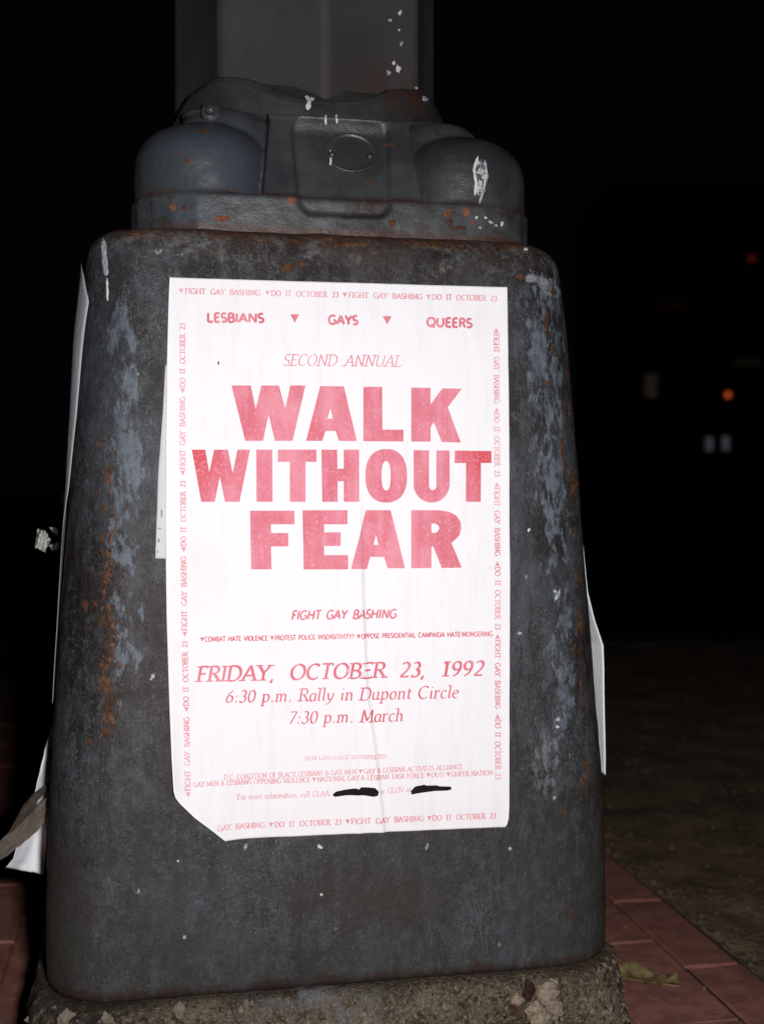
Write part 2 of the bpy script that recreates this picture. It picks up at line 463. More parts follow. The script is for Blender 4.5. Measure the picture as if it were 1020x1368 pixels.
# gritty ragged joint along the brick edge
def jf(u, v):
    vv = -1.2 + v * 3.4
    wd = .016 + .010 * noise.noise(Vector((vv * 14, 1, 0))) + .006 * noise.noise(Vector((vv * 50, 5, 0)))
    cc = .008 + .006 * noise.noise(Vector((vv * 9, 8, 0)))
    uu = cc + (u - .5) * wd
    z = -.014 + .013 * math.sin(math.pi * u) * (.7 + .7 * noise.noise(Vector((vv * 45, u * 3, 2))))
    return kp(uu, vv, z)
vs, fs = grid(6, 520, jf)
tag(mesh('mortar_joint', vs, fs, M['dirt'], None, True), 'ragged crumbling mortar line between brick and asphalt', kind='structure')
# grit scattered on asphalt and bricks: nobody could count it
def pebble(vs, fs, c, r, rnd):
    b0 = len(vs); k = [(1, 0, 0), (-1, 0, 0), (0, 1, 0), (0, -1, 0), (0, 0, 1), (0, 0, -1)]
    for d in k: vs.append(tuple(c[i] + d[i] * r * rnd.uniform(.6, 1.3) + rnd.uniform(-.3, .3) * r for i in range(3)))
    for a, b_, c_ in ((0, 2, 4), (2, 1, 4), (1, 3, 4), (3, 0, 4), (2, 0, 5), (1, 2, 5), (3, 1, 5), (0, 3, 5)): fs.append((b0 + a, b0 + b_, b0 + c_))
rnd = random.Random(3); vs, fs = [], []
for i in range(2600):
    v = rnd.uniform(-.9, 2.2); u = rnd.choice((rnd.uniform(0, .9), abs(rnd.gauss(.01, .02)), rnd.uniform(-.3, 0)))
    if u < 0 and rnd.random() < .75: continue
    p = kp(u, v, -.010 if u > 0 else .001); pebble(vs, fs, p, rnd.uniform(.0010, .0036), rnd)
tag(mesh('grit', vs, fs, M['dirt']), 'loose grit scattered over asphalt and brick edge', 'grit', kind='stuff')

# ================================================================== LAMP POST
post = empty('lamp_post', (CX, CY, 0), PSI)
tag(post, 'dark grey cast iron lamp post base with poster on its pedestal', 'lamp post')

# pedestal: tapered rounded square casting with a rounded shoulder
prof = []                                                   # (z, inset) rings
prof.append((.1005, .020)); prof.append((.1005, .006)); prof.append((.103, .0015)); prof.append((.107, 0))
zz = .107
while zz < .690: zz += .005; prof.append((min(zz, .693), 0))
for k in range(1, 9):
    a = k / 8 * math.pi / 2; prof.append((.695 + .019 * math.sin(a), .019 * (1 - math.cos(a))))
prof += [(.7143, .035), (.7143, .08)]
NP = 288
def lumpy(x, y, z):
    return .0011 * noise.noise(Vector((x * 14, y * 14, z * 14))) + .00045 * noise.noise(Vector((x * 55, y * 55, z * 55)))
vs, fs = [], []
for z, ins in prof:
    for k in range(NP):
        p = 4 * k / NP
        (x, y), (nx, ny) = section(hz(z) - ins, max(.01, RC - ins * .6), p)
        d = lumpy(x, y, z)
        if ins > 0: d += .0012 * noise.noise(Vector((x * 40, y * 40, 7)))
        vs.append((x + nx * d, y + ny * d, z + (d * .8 if ins > 0 else 0)))
for j in range(len(prof) - 1):
    for k in range(NP): fs.append((j * NP + k, j * NP + (k + 1) % NP, (j + 1) * NP + (k + 1) % NP, (j + 1) * NP + k))
ped = mesh('pedestal', vs, fs, M['ped'], post, True)

VOX = .0016
# base casting: flange, four domes, leaning panels, collar -> fused and softened like thick painted iron
bm = bmesh.new()
HC = .178; DX = .009
def prism(bm, ring_fn, zs, n=64):
    rings = []
    for z in zs: rings.append([bm.verts.new((*ring_fn(z, k / n * 4), z)) for k in range(n)])
    for a, b_ in zip(rings, rings[1:]):
        for k in range(n): bm.faces.new((a[k], a[(k + 1) % n], b_[(k + 1) % n], b_[k]))
    bm.faces.new(rings[0][::-1]); bm.faces.new(rings[-1])
prism(bm, lambda z, p: section(HC - (.002 if z > .7455 else 0), .062, p)[0], (.700, .7455, .7475))
prism(bm, lambda z, p: section(lerp([(.70, .150), (.76, .148), (.80, .140), (.822, .130)], z), .05, p)[0], (.70, .76, .78, .80, .822))
def dome(cx, cy, r, z0, zw, zt, n=48, ex=2.3):
    rings = []
    zs = [(z0, r), (zw, r)]
    for k in range(1, 9):
        a = k / 9 * math.pi / 2; zs.append((zw + (zt - zw) * math.sin(a) ** (2 / ex), r * math.cos(a) ** (2 / ex)))
    for z, rr in zs: rings.append([bm.verts.new((cx + rr * math.cos(t * 2 * math.pi / n), cy + rr * math.sin(t * 2 * math.pi / n), z)) for t in range(n)])
    for a, b_ in zip(rings, rings[1:]):
        for k in range(n): bm.faces.new((a[k], a[(k + 1) % n], b_[(k + 1) % n], b_[k]))
    bm.faces.new(rings[0][::-1]); bm.faces.new(rings[-1])
for sx in (-1, 1):
    for sy in (-1, 1):
        dome(sx * .1150, sy * .1150, .0605, .72, .774, .818)
        dome(sx * .0950, sy * .0970, .0440, .72, .808, .837, ex=2.6)          # second, higher shoulder behind the dome
# collar rising round the pole, higher towards the corners
n = 96; rings = []
for z, rr in ((.76, .150), (.805, .146), (.818, .142), (.828, .140), (1, .1365), (1.01, .1345)):
    ring = []
    for k in range(n):
        a = k / n * 2 * math.pi; ph = abs(((math.degrees(a) + 45) % 90) - 45)     # 0 on a face axis, 45 on a diagonal
        top = lerp([(0, .836), (14, .840), (30, .857), (45, .865)], ph)
        zz = z if z < .99 else (top if z == 1 else top + .003)
        rr2 = rr + (.010 * sstep(20, 45, ph) if z < .82 else 0)
        ring.append(bm.verts.new((rr2 * math.cos(a), rr2 * math.sin(a), zz)))
    rings.append(ring)
for a, b_ in zip(rings, rings[1:]):
    for k in range(n): bm.faces.new((a[k], a[(k + 1) % n], b_[(k + 1) % n], b_[k]))
bm.faces.new(rings[0][::-1]); bm.faces.new(rings[-1])
# leaning panels on each side: plate with a recessed field
def wedge(q, x0, x1, yb, yt, z0, z1, th, taper=0):
    vs_ = []
    for z, y, t in ((z0, yb, 0), (z1, yt, taper)):
        vs_ += [(x0 - t, -y, z), (x1 + t, -y, z), (x1 + t, -y + th, z), (x0 - t, -y + th, z)]
    rot = Matrix.Rotation(q, 3, 'Z')
    b = [bm.verts.new(rot @ Vector(v)) for v in vs_]
    for f in ((0, 3, 2, 1), (4, 5, 6, 7), (0, 1, 5, 4), (1, 2, 6, 5), (2, 3, 7, 6), (3, 0, 4, 7)): bm.faces.new([b[i] for i in f])
for q in range(4):
    a = q * math.pi / 2
    wedge(a, -.070, .070, .1782, .1525, .7352, .8195, .06, -.009)      # raised plate that runs flush into the flange
    wedge(a, -.062, .062, .1530, .1520, .8180, .8232, .03)             # upper lip
bmesh.ops.translate(bm, vec=(DX, 0, 0), verts=[v for v in bm.verts if v.co.z < .83])
tmp = frombm('tmp_casting', bm)
mo = tmp.modifiers.new('r', 'REMESH'); mo.mode = 'VOXEL'; mo.voxel_size = VOX; mo.use_smooth_shade = True
ms = tmp.modifiers.new('s', 'SMOOTH'); ms.factor = .5; ms.iterations = 4
dg = bpy.context.evaluated_depsgraph_get()
me = bpy.data.meshes.new_from_object(tmp.evaluated_get(dg)); me.name = 'base_casting'
bpy.data.objects.remove(tmp)
nrm = [v.normal.copy() for v in me.vertices]
for v, n_ in zip(me.vertices, nrm):
    for q in range(4):                                              # soft recessed field in each plate
        m3 = Matrix.Rotation(-q * math.pi / 2, 3, 'Z'); c_ = m3 @ (v.co - Vector((DX, 0, 0))); nn_ = m3 @ n_
        if c_.y > -.14 or nn_.y > -.3 or abs(c_.x) > .06 or not .722 < c_.z < .822: continue
        hw = .0405 + (c_.z - .73) * .045; zc_, hh = .7775, .047
        dx_, dz_ = abs(c_.x) - hw + .014, abs(c_.z - zc_) - hh + .014
        sd = math.hypot(max(dx_, 0), max(dz_, 0)) + min(max(dx_, dz_), 0) - .014
        k_ = sstep(.0005, -.0045, sd) * (1 if c_.z < .80 else sstep(.8215, .806, c_.z) * .8 + .2)
        v.co += m3.inverted() @ Vector((0, .0052 * k_, 0))
    v.co = v.co + n_ * (.0005 * noise.noise(v.co * 30) + .00025 * noise.noise(v.co * 90))
cast = link('base_casting', me, M['cast'], post, True)

# oval boss on the front panel (rim + slightly domed field)
def oval(name, cx, cz, rx, rz, h, rim, parent, mat):
    vs, fs = [], []; n = 48
    prof_ = [(1.0, -.004), (1.0, h * .4), (.97, h), (.90, h), (.85, h * .45), (.80, h * .35), (.4, h * .6), (.0, h * .7)]
    def fy(z): return -.1730 + (z - .7352) * .305
    for r_, d in prof_[:-1]:
        for k in range(n):
            a = k / n * 2 * math.pi; x = cx + rx * r_ * math.cos(a); z = cz + rz * r_ * math.sin(a)
            vs.append((x, fy(z) - d, z))
    vs.append((cx, fy(cz) - prof_[-1][1], cz))
    for j in range(len(prof_) - 2):
        for k in range(n): fs.append((j * n + k, j * n + (k + 1) % n, (j + 1) * n + (k + 1) % n, (j + 1) * n + k))
    j = (len(prof_) - 2) * n
    for k in range(n): fs.append((j + k, j + (k + 1) % n, len(vs) - 1))
    return mesh(name, vs, fs, mat, parent, True)
boss = oval('oval_boss', .0175, .7915, .0235, .0185, .0022, 1, cast, M['cast'])
for sx in (-.0165, .0165):                                            # two rivet heads in the oval
    bm = bmesh.new(); bmesh.ops.create_uvsphere(bm, u_segments=12, v_segments=8, radius=.0032)
    bmesh.ops.translate(bm, vec=(.0175 + sx, -.1730 + (.7885 - .7352) * .305 - .001, .7885), verts=bm.verts)
    frombm('rivet', bm, M['cast'], cast, True)

# pole: eight slightly hollow faces meeting in soft ridges
RP = .1300; n = 8; sub = 14; ph0 = R(-90 + 11) - PSI
vs, fs = [], []; zs = [.80, .9, 1.0, 1.15, 1.3, 2.2, 3.0]
for z in zs:
    for k in range(n):
        a0 = ph0 + k * 2 * math.pi / n; a1 = a0 + 2 * math.pi / n
        p0 = Vector((math.cos(a0), math.sin(a0))) * RP; p1 = Vector((math.cos(a1), math.sin(a1))) * RP
        m_ = (p0 + p1).normalized()
        for s_ in range(sub):
            t = s_ / sub; q = p0.lerp(p1, t); sag = .0045 * (4 * t * (1 - t))
            if t == 0: q = q * .994
            vs.append((q.x - m_.x * sag, q.y - m_.y * sag, z))
N8 = n * sub
for j in range(len(zs) - 1):
    for k in range(N8): fs.append((j * N8 + k, j * N8 + (k + 1) % N8, (j + 1) * N8 + (k + 1) % N8, (j + 1) * N8 + k))
fs.append(tuple(range((len(zs) - 1) * N8, len(zs) * N8)))
pole = mesh('pole', vs, fs, M['pole'], post, True)
# caulk fillet where collar meets the pole
vs, fs = [], []; n = 160
for k in range(n):
    a = k / n * 2 * math.pi; ph = abs(((math.degrees(a) + 45) % 90) - 45)
    top = lerp([(0, .836), (14, .840), (30, .857), (45, .865)], ph)
    j_ = .0010 * noise.noise(Vector((math.cos(a) * 14, math.sin(a) * 14, 1)))
    for rr, dz in ((.1350, -.004), (.1352, .0035), (.131, .0065), (.118, .0085)):
        vs.append(((rr + j_ * .5) * math.cos(a), (rr + j_ * .5) * math.sin(a), top + dz + j_))
for k in range(n):
    for j in range(3): fs.append((k * 4 + j, ((k + 1) % n) * 4 + j, ((k + 1) % n) * 4 + j + 1, k * 4 + j + 1))
mesh('caulk_bead', vs, fs, M['cast'], post, True)

# surveying onto the built surfaces
def world_bvh(objs):
    vs, fs = [], []
    for o in objs:
        b0 = len(vs); vs += [POST @ v.co for v in o.data.vertices]
        fs += [tuple(b0 + i for i in p.vertices) for p in o.data.polygons]
    return BVHTree.FromPolygons(vs, fs)
bvh = world_bvh([ped, cast, pole, boss])
O = Vector((0, 0, CAM_Z))
def hit(px, py):
    h = bvh.ray_cast(O, ray(px, py).normalized())
    if h[0] is None: return None, None
    return POSTI @ h[0], POSTI.to_3x3() @ h[1]

# bolt head with washer on the left dome
p, nn = hit(281, 152)
if p:
    bm = bmesh.new()
    bmesh.ops.create_cone(bm, cap_ends=True, segments=24, radius1=.0085, radius2=.0075, depth=.010)
    r = bmesh.ops.create_cone(bm, cap_ends=True, segments=6, radius1=.0052, radius2=.0048, depth=.006)
    bmesh.ops.translate(bm, vec=(0, 0, .0075), verts=r['verts'])
    bmesh.ops.bevel(bm, geom=bm.edges[:], offset=.0008, segments=2, affect='EDGES')
    o = frombm('bolt', bm, M['cast'], cast, True)
    o.location = p + nn * .0005; o.rotation_euler = Vector((.0, -1.0, .12)).to_track_quat('Z', 'Y').to_euler()

# splashes of paint and rust chips following the surface
def blob(name, cx, cy, rx, ry, mat, parent, seed=0, rot=0, rough=.35, h=.0006, n=18):
    rr = random.Random(seed + cx * 7 + cy)
    pts = []
    for k in range(n):
        a = k / n * 2 * math.pi
        s = .8 + rough * (noise.noise(Vector((math.cos(a) * 2.2, math.sin(a) * 2.2, cx * .37 + cy + seed))) + rr.uniform(-.35, .35))
        x, y = rx * s * math.cos(a), ry * s * math.sin(a)
        pts.append((cx + x * math.cos(rot) - y * math.sin(rot), cy + x * math.sin(rot) + y * math.cos(rot)))
    return surf_poly(name, pts, (cx, cy), mat, parent, h)
def surf_poly(name, pts, cen, mat, parent, h=.0006):
    c, cn = hit(*cen)
    if c is None: return
    outer, mid = [], []
    for (x, y) in pts:
        q, qn = hit(x, y)
        if q is None or (q - c).length > .08: q, qn = c, cn
        outer.append(q + qn * .00012)
        q2, qn2 = hit(cen[0] + (x - cen[0]) * .72, cen[1] + (y - cen[1]) * .72)
        if q2 is None or (q2 - c).length > .08: q2, qn2 = c, cn
        mid.append(q2 + qn2 * h)
    n = len(pts); vs = outer + mid + [c + cn * h]
    fs = []
    for k in range(n):
        fs.append((k, (k + 1) % n, n + (k + 1) % n, n + k)); fs.append((n + k, n + (k + 1) % n, 2 * n))
    return mesh(name, vs, fs, mat, parent)
def run(name, path, wd, mat, parent, h=.0008, seed=0):
    """a drip: ribbon of paint along a surveyed path"""
    L, Rr, Mm = [], [], []
    pp = []
    for (a, b_) in zip(path, path[1:]):
        for k in range(5): pp.append((a[0] + (b_[0] - a[0]) * k / 5, a[1] + (b_[1] - a[1]) * k / 5))
    pp.append(path[-1])
    vs, fs = [], []
    for i, (x, y) in enumerate(pp):
        w_ = wd * (1 + .5 * noise.noise(Vector((i * .7, seed, 0)))) * (1 if 0 < i < len(pp) - 1 else .35)
        j_ = .6 * noise.noise(Vector((i * .9, seed + 5, 0)))
        for s_, hh in ((-1, .0001), (0, h), (1, .0001)):
            q, qn = hit(x + j_ + s_ * w_ / 2, y)
            if q is None: q, qn = hit(x, y)
            if q is None: return
            vs.append(q + qn * hh)
    for i in range(len(pp) - 1):
        for j in range(2): fs.append((i * 3 + j, i * 3 + j + 1, i * 3 + 4 + j, i * 3 + 3 + j))
    return mesh(name, vs, fs, mat, parent, True)
W, G_, RU, RL = M['white'], M['palegrey'], M['rust'], M['redlead']
run('paint_drip', [(191, 190), (181, 210), (178, 225), (181, 262), (183, 296)], 4.0, G_, cast)
run('paint_drip', [(138, 319), (140, 345), (142, 368)], 7, G_, ped, seed=2)
run('paint_drip', [(143, 372), (144, 402)], 3.2, W, ped, seed=3)
run('paint_drip', [(409, 128), (413, 134), (411, 147)], 6, W, cast, seed=4)
blob('paint_drip', 414, 133, 7, 4, W, cast)
run('paint_drip', [(435, 153), (435, 167)], 3.0, W, cast); run('paint_drip', [(449, 153), (450, 165)], 3.0, W, cast, seed=5)
run('paint_drip', [(441, 201), (442, 211), (441, 221)], 3.0, W, cast, seed=8)
blob('paint_smear', 641, 237, 10, 29, M['smear'], cast, 4, 0, .3, .0004)
run('paint_drip', [(638, 209), (633, 226), (636, 245), (634, 261)], 4, W, cast, seed=9)
run('paint_drip', [(647, 214), (650, 235), (645, 255), (640, 272)], 3.5, G_, cast, seed=11)
run('paint_drip', [(634, 229), (648, 234), (646, 250)], 3, W, cast, seed=14)
for i, (x, y, a, b_) in enumerate([(655, 297, 5, 2.4), (648, 291, 3, 2), (662, 301, 3, 2), (670, 299, 2.4, 4), (641, 304, 3, 2), (636, 291, 2, 3),
        (568, 131, 6, 5), (560, 122, 5, 2), (556, 118, 3, 2), (532, 92, 4, 6), (519, 97, 4, 3), (526, 84, 2.5, 3), (521, 27, 3, 2.5), (534, 17, 2.5, 5), (536, 58, 2, 4), (533, 40, 1.5, 2),
        (598, 142, 3, 5), (592, 132, 2.5, 3)]):
    blob('paint_splash', x, y, a, b_, W if i % 2 else G_, cast if y > 110 else pole, i, .3, .55)
for i, (x, y, a, b_, m_) in enumerate([(269, 175, 10, 3.2, RU), (249, 215, 6, 5, RU), (237, 204, 3, 2, RU), (231, 277, 5, 6, RL), (247, 279, 4, 5, RU), (298, 292, 13, 5, RL),
        (390, 267, 7, 6, RL), (494, 243, 7, 2.4, RU), (521, 194, 10, 3, RU), (523, 298, 7, 6, RU), (598, 285, 7, 6, RL), (622, 284, 6, 6, RL), (601, 298, 5, 8, RU), (632, 297, 3.5, 3, RL),
        (183, 278, 5, 9, RU), (612, 305, 14, 3.5, RU)]):
    blob('rust_spot', x, y, a, b_, m_, cast, i, 0, .45, .0003)
for i, (x, y, a, b_, m_) in enumerate([(138, 676, 4, 5, RU), (114, 620, 4, 4, RU), (147, 630, 4, 7, RU), (138, 826, 4, 6, RU), (150, 690, 3, 4, RU), (137, 720, 3, 8, RU), (151, 855, 4, 5, RU), (128, 806, 4, 6, RU),
        (146, 945, 6, 11, RU), (141, 978, 7, 7, RU), (120, 992, 4, 9, RU), (115, 808, 5, 8, RU), (152, 812, 3, 5, RU), (385, 358, 11, 6, RU), (405, 352, 8, 4, RU), (434, 355, 4, 4, RU), (694, 370, 8, 5, RU), (738, 390, 3, 8, RU), (729, 428, 3, 18, RU), (735, 445, 3, 5, RU),
        (750, 600, 2.4, 22, RU), (756, 630, 2, 12, RU), (728, 512, 4, 4, RU), (754, 545, 2.5, 16, RU), (737, 465, 3, 6, RU), (741, 475, 3, 3, RU), (762, 1222, 2.5, 12, RU), (754, 1086, 3, 4, RU)]):
    blob('rust_spot', x, y, a, b_, m_, ped, i + 50, 0, .5, .0003)
for i, (x, y, a, b_) in enumerate([(702, 333, 3.5, 2.5), (744, 796, 3, 9), (741, 790, 4, 2.5), (706, 708, 2.5, 3), (694, 846, 3, 3), (745, 961, 3, 4), (744, 971, 3, 3), (185, 1191, 2, 4), (247, 1252, 3, 3.5), (429, 1195, 2.5, 2.5),
        (681, 1134, 3, 3), (328, 1131, 3, 6), (427, 1131, 5, 3), (570, 1131, 2.5, 6), (740, 1066, 1.8, 4), (238, 1150, 2, 2), (204, 904, 3, 5), (185, 500, 2, 3)]):
    blob('paint_splash', x, y, a, b_, G_ if i % 3 else W, ped, i + 90, .4, .5)

# ================================================================== CONCRETE FOOTING
foot = empty('concrete_footing', (CX, CY, 0), PSI)
tag(foot, 'rough mortar and aggregate footing under the lamp post pedestal', 'footing')
vs, fs = [], []; NPF = 320
rz = [(-.02, .268), (0, .266), (.02, .260), (.04, .255), (.06, .2515), (.075, .249), (.086, .2475), (.094, .245), (.099, .242), (.1015, .237), (.101, .228), (.1, .20)]
for z, h in rz:
    for k in range(NPF):
        (x, y), (nx, ny) = section(h, .055, 4 * k / NPF)
        P = Vector((x, y, z))
        amp = sstep(.0, .03, z + .02)
        d = (.007 * noise.noise(P * 11) + .0055 * noise.noise(P * 38 + Vector((4, 0, 0))) + .0024 * noise.noise(P * 110)) * amp
        if h < .24: d = 0
        dz = (.0045 * noise.noise(P * 17) + .002 * noise.noise(P * 60)) if h > .24 else -.002
        if h <= .249 and h > .23: dz *= .5
        vs.append((x + nx * d, y + ny * d, z + dz))
for j in range(len(rz) - 1):
    for k in range(NPF): fs.append((j * NPF + k, j * NPF + (k + 1) % NPF, (j + 1) * NPF + (k + 1) % NPF, (j + 1) * NPF + k))
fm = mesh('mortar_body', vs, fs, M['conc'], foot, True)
# embedded aggregate
M['peb'] = (lambda b: b.done(b.mix(b.vor(120, color=True), (.09, .07, .045), (.21, .18, .14)), b.noise(300), .001, .5))(B('aggregate_stone', .8, .3))
rnd = random.Random(11); vs, fs = [], []
fbvh = BVHTree.FromPolygons([v.co for v in fm.data.vertices], [tuple(p.vertices) for p in fm.data.polygons])
for i in range(1500):
    p = rnd.uniform(2.55, 4.55); z = rnd.uniform(.03, .098)
    (x, y), (nx, ny) = section(.35, .055, p)
    h_ = fbvh.ray_cast(Vector((x, y, z)), Vector((-nx, -ny, 0)))
    if h_[0] is None: continue
    r_ = rnd.choice((.0012, .0016, .0022, .0032)); pebble(vs, fs, h_[0] - h_[1] * r_ * .35, r_, rnd)
tag(mesh('aggregate', vs, fs, M['peb'], foot), kind='stuff')
# white mortar lumps round a rusty hole at the front right
def lump(name, px, py, r_, mat, sc_=(1, .5, 1)):
    d = (POSTI.to_3x3() @ ray(px, py)); o_ = POSTI @ O
    h_ = fbvh.ray_cast(o_, d.normalized())
    if h_[0] is None: return
    bm = bmesh.new(); bmesh.ops.create_icosphere(bm, subdivisions=4, radius=r_)
    for v in bm.verts: v.co *= 1 + .55 * noise.noise(v.co * (1.3 / r_) + Vector((px, 0, 0))) + .3 * noise.noise(v.co * (4.5 / r_) + Vector((0, px, 0)))
    for v in bm.verts: v.co = Vector((v.co.x * sc_[0], v.co.y * sc_[1], v.co.z * sc_[2])) + h_[0]
    return frombm(name, bm, mat, foot, True)
M['darkrust'] = mat_simple('dark_rust', (.012, .007, .005), (.045, .018, .010), 150)
M['mort'] = mat_simple('pale_mortar', (.12, .095, .062), (.27, .23, .175), 260, bump=.8, dist=.001)
for a in [(730, 1333, .011), (714, 1350, .007), (738, 1350, .009), (724, 1363, .009), (690, 1337, .005), (739, 1315, .005)]: lump('mortar_lump', *a, M['mort'], (1, .30, 1))
lump('rusty_hole', 706, 1326, .0050, M['darkrust'], (.9, .5, 1.6))
lump('rust_stain', 688, 1343, .0036, M['rust'], (1.4, .4, .8))
for a in [(143, 1363, .0045), (90, 1362, .006), (240, 1352, .005), (560, 1342, .004)]: lump('mortar_lump', *a, M['peb'], (1, .4, 1.2))

# ================================================================== MAIN POSTER
poster = empty('poster', (CX, CY, 0), PSI)
tag(poster, 'large white poster printed in red, WALK WITHOUT FEAR, pasted flat on the pedestal front', 'poster')
TLp, TRp, BLp, BRp = (226, 371), (677, 384), (300, 1122), (677, 1104)
LX = [(0, 226.5), (.05, 225), (.15, 223), (.3, 221.5), (.45, 221), (.6, 222.5), (.75, 226), (.85, 229), (.905, 231.5), (.918, 234), (.93, 240.5), (.955, 259), (.985, 287), (1.0, 300)]
RX = [(0, 676.5), (.2, 678.5), (.5, 680), (.8, 679.5), (.96, 679), (.985, 678.5), (.995, 676.5), (1, 674)]
def crease_x(z): return lerp([(.22, .030), (.28, .024), (.34, .0165), (.40, .0145), (.46, .0135), (.52, .014)], z)
cutA, cutB = face_xz(231, 1045), face_xz(300, 1122)
def pdisp(x, z):
    """how far the sheet stands off the iron"""
    d = .0006 + .00035 * noise.noise(Vector((x * 18, 0, z * 11)))
    a = sstep(.52, .45, z)
    e = (x - crease_x(z))
    d += a * (.0022 * math.exp(-(e / (.0024 if e > 0 else .0060)) ** 2) - .0001 * math.exp(-((e - .007) / .004) ** 2))
    e2 = x - (crease_x(z) - .012 - (.36 - z) * .05)
    d += sstep(.40, .34, z) * .0011 * math.exp(-(e2 / .003) ** 2)
    # lower left corner and edge lift away
    cx_, cz_ = cutA; dx, dz = cutB[0] - cutA[0], cutB[1] - cutA[1]; L = math.hypot(dx, dz)
    dist = ((x - cx_) * (-dz) + (z - cz_) * dx) / L
    if x < cutB[0] + .02: d += .0065 * math.exp(-max(0, dist) / .012) * sstep(cutB[0] + .02, cutB[0] - .005, x)
    le = x - cutA[0]
    d += .0032 * math.exp(-max(0, le) / .009) * sstep(.40, .28, z) + .0009 * math.exp(-max(0, le) / .004)
    d += .0004 * noise.noise(Vector((x * 75, 4, z * 7))) + .0004
    # loose right and bottom edges
    d += .0010 * sstep(.132, .140, x) * (.6 + noise.noise(Vector((0, 3, z * 9))))
    return max(d, .0005) + lumpy(x, -hz(z), z)
def psurf(x, z, off=0.0): return (x, -hz(z) - pdisp(x, z) - off, z)
def pf(u, v):
    xl, xr = lerp(LX, v), lerp(RX, v)
    v2 = v
    yl = 371 + (1124 - 371) * v2; yr = 384 + (1104 - 384) * v2
    px = xl + (xr - xl) * u
    t = (px - 226) / (677 - 226)
    py = yl + (yr - yl) * t
    py += .7 * noise.noise(Vector((px * .02, 0, 5))) * (v > .99)
    return psurf(*face_xz(px, py))
vs, fs = grid(290, 380, pf)
pb = mesh('paper_sheet', vs, fs, M['paper'], poster, True)
so = pb.modifiers.new('thickness', 'SOLIDIFY'); so.thickness = .00016; so.offset = -1

